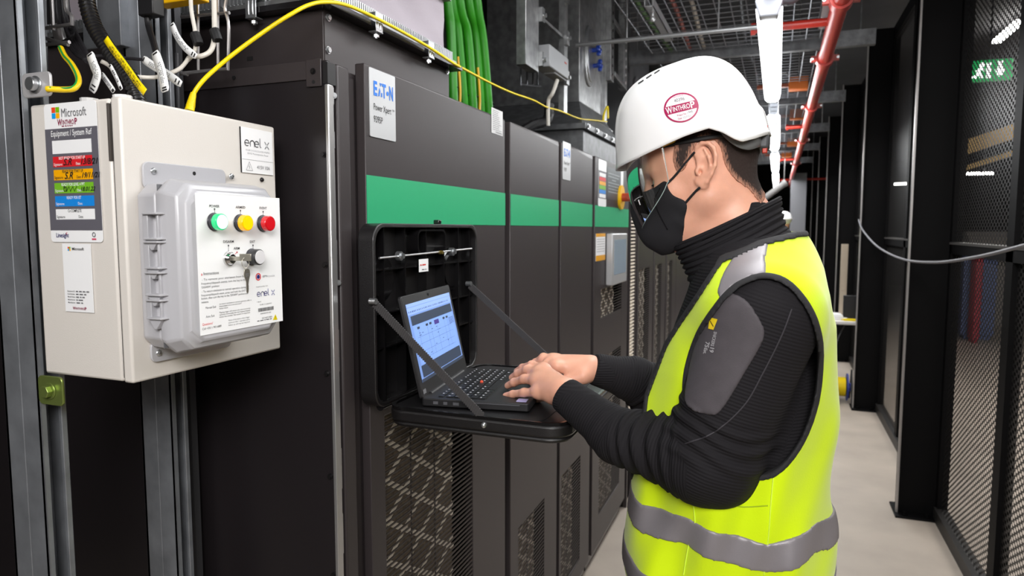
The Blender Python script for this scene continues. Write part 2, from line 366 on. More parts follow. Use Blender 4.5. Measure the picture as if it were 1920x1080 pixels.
# ---------------------------------------------------------------- red sprinkler pipe
px_, pz_ = .205, 2.5
t = thing('sprinkler_pipe', 'long red fire sprinkler pipe running above the right side of the aisle', 'pipe', (px_, 8, pz_))
part('main_pipe', MB().cyl((px_, 2.2, pz_), (px_, 15.5, pz_), .034, 20), RED, t)
for y in (3.05, 4.05, 5.56, 7.6, 10.2):
    b = MB().cyl((px_, y-.035, pz_), (px_, y+.035, pz_), .045, 20); b.obox((px_, y, pz_), (.068, 0, 0), (0, .014, 0), (0, 0, .014))
    part('coupling', b, RED, t)
    for s in (-1, 1): part('coupling_bolt', MB().cyl((px_+s*.062, y-.02, pz_), (px_+s*.062, y+.03, pz_), .007, 8), ZINC, t)
for y, x1 in ((3.35, -.12), (6.6, .06), (9.6, .02)):
    part('branch_pipe', MB().cyl((px_, y, pz_), (x1, y, pz_), .018, 14).cyl((x1, y, pz_+.0), (x1-.02, y, pz_), .026, 14), RED, t)
part('end_crossbar', MB().cyl((-.1, 13.2, 2.48), (.85, 13.2, 2.48), .02, 10), RED, t)
# ---------------------------------------------------------------- wire trays above the aisle
WIRE = mat('wire_grey', '#7d7e82', .4, .7)
tw = ['nearest', 'second', 'third', 'fourth', 'fifth']
for k in range(5):
    y0 = 2.9+k*1.9; t = thing('wire_tray', 'grey steel wire mesh tray above the aisle lights, the %s section' % tw[k], 'cable tray', (-.3, y0+.85, 2.75), 'wire trays over the aisle')
    b = MB(); c_ = MB()
    for j in range(15):
        x = -.78+j*.075; b.cyl((x, y0, 2.72), (x, y0+1.6, 2.72), .0035, 5)
    for j in range(19):
        y = y0+.05+j*.085; b.tube([(-.80, y, 2.80), (-.80, y, 2.72), (.30, y, 2.72), (.30, y, 2.80)], .0035, 5)
    part('wire_grid', b, WIRE, t, label='grid of thin rods')
    c_.box(-.95, .5, y0+1.68, y0+1.73, 2.68, 2.73); c_.box(-.95, .5, y0+1.68, y0+1.70, 2.73, 2.77)
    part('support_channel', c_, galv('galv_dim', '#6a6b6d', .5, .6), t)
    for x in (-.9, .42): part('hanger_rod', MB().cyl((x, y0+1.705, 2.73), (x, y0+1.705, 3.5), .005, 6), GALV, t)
# cables lying in the trays
for k, (x, col, lab) in enumerate(((-.55, '#7c3a30', 'dull red cable lying on the wire trays'), (-.45, '#8c8276', 'pale cable lying on the wire trays next to the red one'), (-.2, '#26262a', 'black cable bundle lying on the wire trays'), (-.68, '#3a5a2a', 'dark green cable lying on the wire trays'))):
    one('tray_cable', MB().tube([(x+.02*math.sin(j*1.7+k), 2.9+j*.8, 2.745+.004*math.sin(j)) for j in range(13)], .012, 8, sub=3), mat('traycab%d' % k, col, .6), lab, 'cable')
# cross conduit and orange junction boxes
a = at(1180, 72, Z=2.5); b_ = at(1430, 52, Z=2.5)
one('cross_conduit', MB().cyl((-.95, 3.32, 2.5), (b_.x+.03, 3.32, 2.5), .011, 12).cyl((-.28, 3.32, 2.495), (-.28, 3.32, 2.72), .004, 6).cyl((-.7, 3.32, 2.495), (-.7, 3.32, 2.72), .004, 6), mat('conduit_grey', '#9b9c9e', .35, .6), 'thin grey steel conduit crossing above the helmet towards the nearest light', 'conduit')
for i, (px, py, Y) in enumerate(((1497, 157, 5.8), (1495, 215, 7.6), (1487, 267, 9.6), (1475, 289, 11.0))):
    p = at(px, py, Y=Y); sz = .10
    t = thing('junction_box', 'orange junction box on a red strip above the aisle, the %s one' % tw[i], 'junction box', p, 'orange junction boxes')
    part('drop_rod', MB().cyl((p.x, Y, p.z), (p.x, Y, 3.5), .004, 6), GALV, t); part('box_body', MB().box(p.x-.07, p.x+.07, Y-.05, Y+.05, p.z-.05, p.z+.05), mat('orange', '#c8661b', .5), t, bevel=.008)
    part('mounting_strip', MB().box(p.x-.30, p.x-.07, Y-.02, Y+.02, p.z-.02, p.z+.005), mat('strip_rust', '#8c4326', .5), t)
    part('cable_tail', MB().tube([(p.x-.05, Y, p.z+.05), (p.x-.12, Y, p.z+.09), (p.x-.3, Y, p.z+.06)], .009, 8, sub=4), mat('tail_grey', '#8f8c88', .5), t)
for i, (px, py, Y) in enumerate(((1237, 40, 3.4), (1549, 12, 3.5))):
    p = at(px, py, Y=Y)
    b = MB(); b.box(p.x-.02, p.x+.02, Y-.3, Y+.3, p.z-.02, p.z-.016); b.box(p.x-.02, p.x-.017, Y-.3, Y+.3, p.z-.02, p.z+.02); b.box(p.x+.017, p.x+.02, Y-.3, Y+.3, p.z-.02, p.z+.02)
    b.cyl((p.x, Y-.2, p.z-.04), (p.x, Y-.2, 3.5), .006, 8); b.ball((p.x, Y-.2, p.z-.045), .014, 10)
    one('strut_hanger', b, mat('hanger_pale', '#b6b6b8', .35, .7), ('pale slotted strut hanger over the helmet peak, left of the nearest light', 'pale slotted strut hanger beside the red sprinkler pipe')[i], 'bracket', 'strut hangers')
b = MB()
p = at(1475, 60, Y=3.2); q = at(1485, 0, Y=3.2); r_ = at(1462, 45, Y=3.2)
one('flexible_conduit', MB().tube([(-.03, 2.85, 2.46), (.03, 3.0, 2.50), (.07, 3.1, 2.6), (.08, 3.15, 2.9)], .010, 10, sub=8, rib=.0015), mat('flex_grey', '#4b4b50', .5), 'dark grey flexible conduit rising from the end of the nearest batten light', 'conduit')
a = at(1430, 375, Y=9.5); b_ = at(1470, 345, Y=9.5)
one('ventilation_duct', MB().cyl(a+Vector((-.12, 0, -.09)), b_, .04, 18).cyl(b_, b_+Vector((.03, 0, .022)), .048, 18).cyl(b_, (b_.x, b_.y, 3.5), .005, 6), mat('duct_pale', '#6f6d6c', .6, .1), 'pale sloping round duct far down the aisle behind the worker’s nape', 'duct')
# dark overhead deck behind the left equipment
struct('trim_1', MB().box(-3, -1.55, 1.9, 20, 2.0, 3.5), mat('overhead_dark', '#1d1c1e', .8))
# ---------------------------------------------------------------- hanging cable on the cage
one('hanging_cable', MB().tube([at(1610, 412, X=.668), at(1618, 432, X=.665), at(1645, 462, X=.66), at(1690, 485, X=.655), at(1750, 492, X=.65), at(1830, 482, X=.65), at(1925, 459, X=.65), at(1990, 440, X=.65)], .0065, 8, sub=6), mat('cable_grey', '#77757a', .5), 'grey cable hanging in a slack curve along the black mesh cage', 'cable')
# ---------------------------------------------------------------- table at the far side
t = thing('folding_table', 'white topped folding table behind the worker’s back, beside the second cage column', 'table', (.55, 7.3, 0))
part('tabletop', MB().box(.28, .85, 6.98, 7.7, .715, .75), mat('table_white', '#dcd8d4', .45), t, bevel=.008)
for lx, ly in ((.33, 7.05), (.80, 7.05), (.33, 7.6), (.80, 7.6)): part('leg', MB().cyl((lx, ly, 0), (lx, ly, .715), .014, 10), GALV, t)
one('router', MB().box(.42, .60, 7.05, 7.2, .75, .79).box(.43, .59, 7.06, 7.19, .79, .80), WPL, 'flat white network device on the folding table', 'device', bevel=.006)
one('monitor', MB().box(.60, .75, 7.10, 7.14, .77, .98).box(.64, .71, 7.09, 7.16, .75, .77), BLKR, 'small black upright unit on the folding table', 'monitor', bevel=.004)
one('yellow_tool', MB().box(.60, .72, 7.0, 7.04, .75, .77).cyl((.60, 7.02, .76), (.58, 7.02, .76), .006, 8), YEL, 'yellow handled tool lying at the front edge of the folding table', 'tool', bevel=.003)
p = at(1583, 500, Y=7.4)
one('power_strip', MB().box(p.x-.03, p.x+.03, 7.4, 7.45, .75, p.z+.22).box(p.x-.02, p.x+.02, 7.395, 7.4, 1.0, 1.2), mat('strip_beige', '#a89a88', .5), 'tall beige power strip standing behind the folding table', 'power strip', bevel=.004)
t = thing('cable_reel', 'blue cable reel with yellow cable on the floor under the folding table', 'cable reel', (.60, 6.95, 0))
b = MB()
for x in (.54, .64): b.cyl((x, 6.95, .14), (x+.012, 6.95, .14), .125, 28)
b.cyl((.5, 6.95, .14), (.7, 6.95, .14), .04, 16); part('drum', b, mat('reel_blue', '#2a3f9a', .4), t)
b = MB()
for k in range(7): b.tube([(.555+k*.012, 6.95+.085*math.cos(a_), .14+.085*math.sin(a_)) for a_ in np.linspace(0, 6.28, 20)], .006, 6)
b.tube([(.53, 6.84, .2), (.49, 6.8, .12), (.44, 6.82, .03), (.36, 6.9, .02)], .011, 8, sub=6)
part('wound_cable', b, YEL, t)
part('stand', MB().tube([(.50, 6.83, .01), (.50, 6.95, .30), (.50, 7.07, .01)], .008, 8).tube([(.68, 6.83, .01), (.68, 6.95, .30), (.68, 7.07, .01)], .008, 8), BLKR, t)
for k, (col, lab) in enumerate((('#c9c4bd', 'pale loose cable coiled on the floor by the blue reel'), ('#e2c912', 'yellow loose cable trailing on the floor by the blue reel'), ('#2a2a2d', 'black loose cable heaped above the blue reel'))):
    b = MB(); pts = []
    for j in range(26):
        an = j*.8+k; pts.append((.45+.10*math.cos(an)*(1-j/60), 6.72+k*.03+.08*math.sin(an), .014+.004*(j % 5)+k*.02))
    if k == 2: pts += [(.5, 6.9, .3), (.55, 7.0, .55), (.62, 7.1, .70)]
    one('loose_cable', b.tube(pts, .007, 7, sub=4), mat('loose%d' % k, col, .5), lab, 'cable')
# ================================================================ CABINETS ON THE LEFT
CX = -.764; CTOP = 1.925
def yx(px, py=430, X=CX): return at(px, py, X=X).y
GR_BACK = mat('filter_brown', '#6f6152', .7, bump=.5, bscale=700, var=.35, vscale=90)
LATT = mat('guard_metal', '#efe4d4', .5, .1)
SLAT = mat('slat_dark', '#38322f', .45, .2)
def grille(t, y0, y1, z0, z1, lat_to=.78, pitch=.0125, bars=3, name='louvre_grille', cell=.092):
    """recess with dark back, diamond guard, fine louvres in front"""
    x = CX
    part('grille_recess', MB().box(x-.026, x-.024, y0, y1, z0, z1), DARK, t)
    part('filter', MB().box(x-.0180, x-.0165, y0, y0+(y1-y0)*lat_to, z0, z1), GR_BACK, t, label='speckled brown filter behind the louvres')
    b = MB(); W = (y1-y0)*lat_to; zc = z0; 
    def clipbar(p, q, dx=0.):
        (ya, za), (yb, zb) = p, q
        if abs(yb-ya) < 1e-6: return
        pts = []
        for tt in np.linspace(0, 1, 60):
            y = ya+(yb-ya)*tt; z = za+(zb-za)*tt
            if y0 <= y <= y0+W and z0 <= z <= z1: pts.append((y, z))
        if len(pts) > 1: b.bar((x-.016, *pts[0]), (x-.016, *pts[-1]), .002, .012, (1, 0, 0)) if False else b.obox(((x-.0150+dx), (pts[0][0]+pts[-1][0])/2, (pts[0][1]+pts[-1][1])/2), (0, (pts[-1][0]-pts[0][0])/2, (pts[-1][1]-pts[0][1])/2), tuple(Vector((0, -(pts[-1][1]-pts[0][1]), pts[-1][0]-pts[0][0])).normalized()*.0065), (.0004, 0, 0))
    H = z1-z0; k = -int(W/cell*1.8)-2
    n = int(H/cell)+6
    for i in range(-8, n+4):
        za = z0+i*cell
        clipbar((y0, za), (y0+W, za+W*.62)); clipbar((y0, za+W*.62), (y0+W, za), .0012)
    part('diamond_guard', b, LATT, t, label='light diamond lattice behind the louvres')
    b = MB(); z = z0+pitch*.5
    while z < z1:
        b.box(x-.0045, x-.001, y0, y1, z-.0016, z+.0016); z += pitch
    for k in range(1, bars): b.box(x-.0065, x-.0045, y0+W*k/bars-.002, y0+W*k/bars+.002, z0, z1)
    part(name, b, SLAT, t, label='row of fine horizontal slats')
def door_panel(b, y0, y1, z0, z1, hole=None, th=.022):
    """door skin in the plane X=CX with an optional rectangular opening"""
    X0, X1 = CX-th, CX
    if not hole: return b.box(X0, X1, y0, y1, z0, z1)
    a, c, d, e = hole
    O = [(y0, z0), (y1, z0), (y1, z1), (y0, z1)]; I = [(a, d), (c, d), (c, e), (a, e)]
    vs = [(X, y, z) for X in (X0, X1) for y, z in O+I]; fs = []
    for i in range(4):
        j = (i+1) % 4
        fs += [(8+i, 8+j, 12+j, 12+i), (j, i, 4+i, 4+j), (i, j, 8+j, 8+i), (4+j, 4+i, 12+i, 12+j)]
    return b.add(vs, fs)
Z_G1 = at(688, 328, X=CX).z; Z_G0 = 1.612
def badge(t, y0, z1, s=1., full=True):
    w_, h_ = .098*s, .135*s
    fr = Frame((CX, y0, z1-h_), (0, 1, 0), (0, 0, 1)); m = MB()
    fr.rect(m, 0, w_, 0, h_, 0, .0004, th=.0016, rad=.003)
    lb = part('logo_badge', m, mat('badge_silver', '#cfd0d2', .35, .4), t, label='silver badge with blue maker lettering')
    m = MB(); L = .0026
    hb_ = h_*.20
    def bt(ch, x, ww): fr.text(m, ch, w_*x, h_*.62, hb_/.70, 0, .035, width=w_*ww, lift=L)
    bt('E', .13, .15); bt('T', .47, .15); bt('N', .74, .16)
    m.add([fr.p(w_*.31, h_*.62, L), fr.p(w_*.36, h_*.62, L), fr.p(w_*.40, h_*.70, L), fr.p(w_*.37, h_*.75, L)], [(0, 1, 2, 3)]); m.add([fr.p(w_*.375, h_*.82, L), fr.p(w_*.40, h_*.76, L), fr.p(w_*.455, h_*.82, L)], [(0, 1, 2)]); fr.rect(m, w_*.42, w_*.47, h_*.62, h_*.68, 0, L)
    fr.disc(m, w_*.68, h_*.70, .0046*s, 0, L)
    part('maker_lettering', m, mat('logo_blue', '#0f73d8', .4), lb, label='blue EATON lettering')
    m = MB(); fr.text(m, 'Power Xpert', w_*.13, h_*.40, .019*s, 0, .0, lift=L, width=w_*.68); fr.text(m, '™', w_*.85, h_*.43, .010*s, lift=L)
    fr.text(m, '9395P', w_*.13, h_*.22, .019*s, 0, .0, lift=L, width=w_*.34); part('model_lettering', m, INK, lb)
# ---- first cabinet
y0, y1 = yx(688), yx(947)
t1 = thing('ups_cabinet', 'nearest black power cabinet, carrying the open fold-down shelf and a green band', 'cabinet', (CX-.45, (y0+y1)/2, 0), 'black power cabinets')
YS = 1.055
part('cabinet_body', MB().box(-1.75, CX-.024, y0-.05, y1, .02, CTOP-.02), BLK, t1, bevel=.002)
sy = yx(640)
part('side_panel', MB().box(-1.85, -.768, YS, YS+.012, .02, 1.905), mat('side_black', '#231f21', .30, .12, bump=.02, bscale=700), t1, bevel=.003, label='wide dark glossy side panel')
part('side_panel_lip', MB().box(-1.85, -.80, YS-.004, YS, 1.872, 1.905), BLK, t1, bevel=.001)
part('edge_strip', MB().box(-.772, -.7635, YS-.003, YS+.014, .02, 1.862), mat('edge_alu', '#bdbcbc', .3, .8), t1, label='bright silver vertical edge strip', bevel=.002)
part('edge_cap', MB().box(-.773, -.763, YS-.004, YS+.02, 1.862, 1.90), BLKR, t1)
part('hinge_gap', MB().box(-.80, -.778, YS+.014, sy, .02, 1.9), DARK, t1)
b = MB()
for z in (1.83, 1.80, 1.55, 1.38, 1.15, 1.02, .8, .6): b.box(-.7775, -.7705, YS+.016, YS+.024, z-.05, z+.03)
part('hinge_rod', b, ZINC, t1)
for z in (1.845, 1.50): part('hinge_screw', MB().bolt((-.768, YS+.021, z), (.7, -.7, 0), .004, .003), ZINC, t1)
part('corner_post', MB().box(-.80, CX-.004, sy+.002, yx(664), .02, 1.905).box(-.80, CX-.020, yx(664), y0-.004, .02, 1.895), BLK, t1, bevel=.004)
hg = (yx(722, 800), yx(886, 800), .30, 1.205)
part('door', door_panel(MB(), y0, y1, .08, CTOP, hg), BLK, t1, bevel=.003)
part('green_stripe', MB().box(CX, CX+.0012, y0+.001, y1-.001, Z_G0, Z_G1), GRN, t1, label='green band across the door')
grille(t1, *hg)
part('plinth', MB().box(-1.7, CX-.03, y0-.05, y1, 0, .08), BLKG, t1)
pb = at(690, 122, X=CX); badge(t1, pb.y+.001, pb.z-.003)
# spec label at the right top
a, c = at(921, 209, X=CX), at(943, 256, X=CX)
fr = Frame((CX, a.y, c.z), (0, 1, 0), (0, 0, 1)); W = c.y-a.y-.004; H = a.z-c.z+.012; m = MB(); fr.rect(m, 0, W, 0, H, 0, .0004, th=.0006)
lb = part('rating_label', m, mat('rating_paper', '#c9c8c8', .5), t1); m = MB()
for k in range(11): greek(fr, m, W*.1, W*random.uniform(.55, .92), H*(.90-.075*k), H*.04, 0, lift=.0014)
for k in range(26): fr.rect(m, W*(.35+.022*k), W*(.35+.022*k+.012), H*.05, H*.10, 0, .0014)
part('fine_print', m, INKG, lb)
# bracket on the side panel
a = at(573, 112, Y=YS-.004); c = at(603, 161, Y=YS-.004)
b = MB().prism([(0, 0), (c.x-a.x, 0), (c.x-a.x, a.z-c.z), (0, a.z-c.z)], (a.x, YS-.002, c.z), (1, 0, 0), (0, 0, 1), (0, -.003, 0))
br = part('corner_bracket', b, BLK, t1, bevel=.002); mx = (a.x+c.x)/2
part('bracket_screw', MB().bolt((mx, YS-.005, a.z-.022), (0, -1, 0), .0042, .004), mat('screw_black', '#2a2829', .25, .6), br)
part('bracket_hole', MB().cyl((mx, YS-.0045, a.z-.041), (mx, YS-.0056, a.z-.041), .0035, 12), DARK, br)
for px, py in ((442, 147), (607, 290), (610, 497), (614, 700), (620, 893), (626, 1078)):
    p = at(px, py, Y=YS)
    part('panel_screw', MB().bolt((p.x, YS-.0005, p.z), (0, -1, 0), .0042, .005), mat('screw_black', '#2a2829', .25, .6), t1)
# ---- cabinets two and three, and those beyond
def cabinet(pa, pb_, lab, hgr=None, stripe=True, sbadge=False, zt=CTOP, extra=None):
    y0, y1 = yx(pa), yx(pb_)
    t = thing('ups_cabinet', lab, 'cabinet', (CX-.45, (y0+y1)/2, 0), 'black power cabinets')
    part('cabinet_body', MB().box(-1.55, CX-.024, y0-.02, y1+.006, .02, zt-.02), BLKG, t)
    part('door', door_panel(MB(), y0, y1, .08, zt, hgr), BLK, t, bevel=.003)
    part('plinth', MB().box(-1.5, CX-.03, y0, y1, 0, .08), BLKG, t)
    if stripe: part('green_stripe', MB().box(CX, CX+.0012, y0+.001, y1-.001, Z_G0, Z_G1), GRN, t, label='green band across the door')
    if hgr: grille(t, *hgr, lat_to=.72, bars=2, pitch=.014, cell=.07)
    return t, y0, y1
t2, y0, y1 = cabinet(957, 1047, 'second black power cabinet, next beyond the fold-down shelf, green band and small blue maker badge at its right neighbour’s side', (yx(973), yx(1023), .20, .62))
t2['label'] = 'black power cabinet with green band, directly right of the one with the fold-down shelf'
t3, y0, y1 = cabinet(1052, 1110, 'black power cabinet with a small blue and silver badge at its top left corner', (yx(1056), yx(1092), .16, .63))
badge(t3, y0+.012, at(1054, 264, X=CX).z, s=1.05)
t4, y0, y1 = cabinet(1115, 1178, 'black power cabinet with grey touch screen, coloured tag and yellow rotary switch by the visor', (yx(1128), yx(1167), .22, at(1128, 543, X=CX).z))
part('door_crosspiece', MB().box(CX-.021, CX-.0002, yx(1128), yx(1167), .98, at(1128, 598, X=CX).z), BLK, t4)
# screen on cabinet 4
a, c = at(1136, 438, X=CX), at(1163, 516, X=CX)
sc = part('touch_screen', MB().box(CX, CX+.035, a.y, c.y, c.z-.03, a.z), mat('screen_frame', '#b9b9bb', .35, .3), t4, bevel=.006)
part('display', MB().box(CX+.035, CX+.0358, a.y+.03, c.y-.03, c.z+.02, a.z-.03), mat('screen_glass', '#8b98a5', .15, emit='#8b98a5', estr=.12), sc)
a, c = at(1117, 438, X=CX), at(1134, 487, X=CX); fr = Frame((CX, a.y, c.z), (0, 1, 0), (0, 0, 1)); W, H = c.y-a.y, a.z-c.z; m = MB()
fr.rect(m, 0, W, 0, H, 0, .0004, th=.001); fr.rect(m, 0, W, H*.88, H, 1, .0018); fr.rect(m, 0, W, 0, H*.2, 1, .0018)
for k in range(6): greek(fr, m, W*.1, W*.9, H*(.78-.09*k), H*.03, 2, lift=.0018)
part('warning_label', m, [WHITE, mat('warn_amber', '#e8a200', .4), INKG], t4)
a, c = at(1124, 298, X=CX), at(1135, 388, X=CX); fr = Frame((CX, a.y-.02, c.z), (0, 1, 0), (0, 0, 1)); W, H = c.y-a.y+.03, a.z-c.z; m = MB()
fr.rect(m, 0, W, 0, H, 0, .0004, th=.001, rad=.01); fr.rect(m, 0, W, H*.17, H*.76, 1, .0018)
for k, ci in enumerate((0, 2, 3, 4, 5, 0)): fr.rect(m, W*.1, W*.9, H*(.64-.09*k), H*(.72-.09*k), ci, .0022)
TAGM = [WHITE, SLATE, mat('tag_red', '#d8232b', .4), mat('tag_amber', '#f2a900', .4), mat('tag_green', '#76b82a', .4), mat('tag_blue', '#1a86dc', .4)]
part('status_tag', m, TAGM, t4, label='tall status sticker with coloured bars')
a, c = at(1138, 312, X=CX), at(1163, 378, X=CX); fr = Frame((CX, a.y, c.z), (0, 1, 0), (0, 0, 1)); W, H = c.y-a.y, a.z-c.z; m = MB()
fr.rect(m, 0, W, 0, H, 0, .0004, th=.001)
for k, (x0, x1) in enumerate(((.1, .9), (.1, .85), (.35, .65), (.1, .9), (.1, .85), (.12, .9), (.1, .8))): greek(fr, m, W*x0, W*x1, H*(.80-.095*k), H*.045, 1, lift=.0018)
part('notice_plate', m, [mat('notice_grey', '#3a4145', .4), mat('notice_print', '#aab0b2', .5)], t4)
a, c = at(1163, 318, X=CX), at(1168, 362, X=CX)
part('white_strip_label', MB().box(CX, CX+.001, a.y, c.y, c.z, a.z), WHITE, t4)
p = at(1170, 370, X=CX+.02)
rs = part('rotary_switch', MB().cyl((CX, p.y, p.z), (CX+.012, p.y, p.z), .062, 28), mat('switch_yellow', '#f0b800', .4), t4, smooth=35)
part('switch_handle', MB().cyl((CX+.012, p.y, p.z), (CX+.06, p.y, p.z), .022, 20).obox((CX+.055, p.y, p.z), (.012, 0, 0), (0, .03, 0), (0, 0, .012)), mat('handle_red', '#a03a24', .4), rs)
# tall slotted strip
ya, yb = yx(1182), yx(1194)
t = thing('ventilation_column', 'narrow black column with a tall slotted strip beside the touch screen cabinet', 'cabinet', (CX-.2, (ya+yb)/2, 0))
part('column_body', MB().box(-1.5, CX-.02, ya, yb, 0, CTOP), BLKG, t)
b = MB(); z = .3
while z < 1.75: b.box(CX-.02, CX-.004, ya+.02, yb-.02, z, z+.009); z += .02
part('slot_strip', b, LATT, t, label='pale slotted strip'); part('column_frame', MB().box(CX-.02, CX, ya, ya+.02, 0, CTOP).box(CX-.02, CX, yb-.02, yb, 0, CTOP), BLK, t)
for i, (pa, pb_) in enumerate(((1197, 1226), (1228, 1249), (1251, 1269))):
    a = at(pa+4, 560, X=CX)
    t, y0, y1 = cabinet(pa, pb_, ('first', 'second', 'last')[i]+' of the three narrow black cabinets with tall pale grilles behind the worker’s chest', (yx(pa+3), yx(pb_-7), .30, 1.36), stripe=(i == 0))
# dark cabinets closing the row (hidden behind the worker)
for i in range(5):
    y = 5.72+i*1.3
    t = thing('battery_cabinet', 'plain dark cabinet behind the worker, '+('nearest', 'second', 'third', 'fourth', 'farthest')[i]+' of the five plain ones', 'cabinet', (-1.2, y+.6, 0), 'plain dark cabinets')
    part('cabinet_body', MB().box(-1.6, -.79, y, y+1.29, 0, 1.95), BLKG, t, bevel=.004); part('door', MB().box(-.79, -.77, y+.01, y+1.28, .08, 1.94), BLK, t, bevel=.004)
# ================================================================ FOLD-DOWN SHELF
BPL = mat('shelf_black', '#151314', .38, bump=.35, bscale=900, coat=.2)
BPLS = mat('shelf_gloss', '#100f10', .22, coat=.3)
ty0, ty1, tz0, tz1 = 1.130, 1.620, 1.245, 1.612
t = thing('fold_down_shelf', 'open black plastic fold-down laptop shelf hung on the nearest cabinet door by two straps', 'shelf', (CX, (ty0+ty1)/2, tz0))
def rrect(w_, h_, r, n=6):
    pl = []
    for cx, cy, a0 in ((w_-r, h_-r, 0), (r, h_-r, 90), (r, r, 180), (w_-r, r, 270)):
        pl += [(cx+r*math.cos(math.radians(a0+k*90/n)), cy+r*math.sin(math.radians(a0+k*90/n))) for k in range(n+1)]
    return pl
def rim(mb, W, H, r, th, o, u, v, w_):
    o, u, v, w_ = V3(o), V3(u), V3(v), V3(w_)
    A = rrect(W, H, r); B = [(th+x*(W-2*th)/W, th+y*(H-2*th)/H) for x, y in A]; n = len(A)
    vs = [o+u*a+v*b for a, b in A]+[o+u*a+v*b for a, b in B]; vs += [p+w_ for p in vs]
    fs = []
    for i in range(n):
        j = (i+1) % n
        fs += [(i, j, 2*n+j, 2*n+i), (n+j, n+i, 3*n+i, 3*n+j), (2*n+i, 2*n+j, 3*n+j, 3*n+i), (j, i, n+i, n+j)]
    mb.add(vs, fs)
W, H = ty1-ty0, tz1-tz0
bk = MB(); rim(bk, W, H, .035, .008, (CX+.004, ty0, tz0), (0, 1, 0), (0, 0, 1), (.036, 0, 0))
bk.prism(rrect(W-.006, H-.006, .033), (CX+.003, ty0+.003, tz0+.003), (0, 1, 0), (0, 0, 1), (.006, 0, 0))
tb = part('back_frame', bk, BPL, t, bevel=.002)
rb = MB()
for f in (.10, .27, .46, .64, .80, .93): rb.box(CX+.008, CX+.032, ty0+W*f, ty0+W*f+.003, tz0+.006, tz1-.008)
for z in (1.555-.037, 1.43, 1.36): rb.box(CX+.008, CX+.030, ty0+.006, ty1-.006, z, z+.003)
part('ribs', rb, BPLS, tb)
b = MB(); hy = ty0+W*.47
rim(b, .135, .055, .016, .004, (CX+.009, hy-.05, 1.545), (0, 1, 0), (0, 0, 1), (.028, 0, 0)); part('hand_hole', b, BPLS, tb)
b = MB()
for yy in (ty0+.045, ty0+W*.80-.03):
    b = MB(); b.cyl((CX+.008, yy+.02, 1.50), (CX+.016, yy+.02, 1.50), .055, 30, r1=.048); b.cyl((CX+.016, yy+.02, 1.50), (CX+.020, yy+.02, 1.50), .040, 30)
    part('round_boss', b, BPLS, tb)
part('cross_rod', MB().cyl(at(711, 484, X=CX+.036), at(884, 466, X=CX+.036), .0022, 8), ZINC, t)
for px, py in ((751, 480), (849, 472)):
    p = at(px, py, X=CX+.038); b = MB().cyl((CX+.030, p.y, p.z), (CX+.040, p.y, p.z), .0095, 16).cyl((CX+.040, p.y, p.z), (CX+.046, p.y, p.z), .0058, 6); part('rod_bolt', b, ZINC, t)
p = at(826, 473, X=CX+.038); part('brass_nut', MB().cyl((CX+.034, p.y, p.z), (CX+.044, p.y, p.z), .0045, 6), mat('brass', '#b09a50', .3, .8), t)
a, c = at(769, 486, X=CX+.012), at(787, 508, X=CX+.012); fr = Frame((CX+.0335, a.y, c.z), (0, 1, 0), (0, 0, 1)); m = MB(); w_, h_ = c.y-a.y, a.z-c.z
fr.rect(m, 0, w_, 0, h_, 0, 0, th=.0005); greek(fr, m, w_*.1, w_*.9, h_*.5, h_*.16, 1, lift=.001); greek(fr, m, w_*.3, w_*.8, h_*.15, h_*.1, 2, lift=.001)
part('maker_sticker', m, [WHITE, mat('sticker_red', '#d2413a', .4), INK], t, label='small white sticker with red print')
part('latch_knob', MB().box(CX+.015, CX+.03, ty0+W*.60, ty0+W*.60+.014, tz1, tz1+.010), BPLS, t, bevel=.002)
# leaf: top surface z, from the hinge to the aisle
LZT = 1.247; lx0, lx1 = -.722, -.340; ly0, ly1 = 1.150, 1.625
b = MB(); w_, d_ = lx1-lx0, ly1-ly0
b.prism(rrect(w_, d_, .045, 8), (lx0, ly0, LZT-.026), (1, 0, 0), (0, 1, 0), (0, 0, .024))
b.prism([(x*.985+.003, y*.985+.003) for x, y in rrect(w_, d_, .045, 8)], (lx0, ly0, LZT-.036), (1, 0, 0), (0, 1, 0), (0, 0, .011))
lf = part('shelf_leaf', b, BPL, t, bevel=.005)
b = MB(); rim(b, w_-.004, d_-.004, .042, .006, (lx0+.002, ly0+.002, LZT-.003), (1, 0, 0), (0, 1, 0), (0, 0, .006)); part('raised_lip', b, BPLS, lf)
part('shelf_mat', MB().prism(rrect(w_-.065, d_-.03, .03), (lx0+.012, ly0+.015, LZT-.003), (1, 0, 0), (0, 1, 0), (0, 0, .003)), BLKR, lf)
part('hinge', MB().cyl((CX+.030, ty0+.03, tz0+.0), (CX+.030, ty1-.03, tz0+.0), .009, 14), BPLS, t)
p = at(907, 793, Y=ly0-.001); part('strap_screw', MB().ball((p.x, ly0-.001, LZT-.013), .0058, 12), ZINC, t, label='bright round screw')
STRAP = mat('strap_web', '#3b393a', .6)
def strap(p, q, wv):
    b = MB(); p, q, wv = V3(p), V3(q), V3(wv).normalized()*.0085; d = q-p; n = 64
    nrm = d.cross(wv).normalized()*.0007
    for i in range(n):
        a0 = p+d*(i/n); a1 = p+d*((i+.62)/n); b.obox((a0+a1)/2, (a1-a0)/2, wv*(1), nrm*1.6)
    b.obox(p+d*.5, d*.5, wv*.85, nrm*.6); return b
s0 = at(697, 565, X=CX+.040); s1 = at(905, 780, Y=ly0+.004); s1.z = LZT+.001
part('webbing_strap', strap((CX+.042, s0.y+.006, s0.z-.004), (s1.x, s1.y, s1.z), (.5, 0, .86)), STRAP, t, label='near black webbing strap')
part('strap_bolt', MB().cyl((CX+.036, s0.y, s0.z), (CX+.050, s0.y, s0.z), .006, 12), ZINC, t)
s2 = at(877, 532, X=CX+.036); 
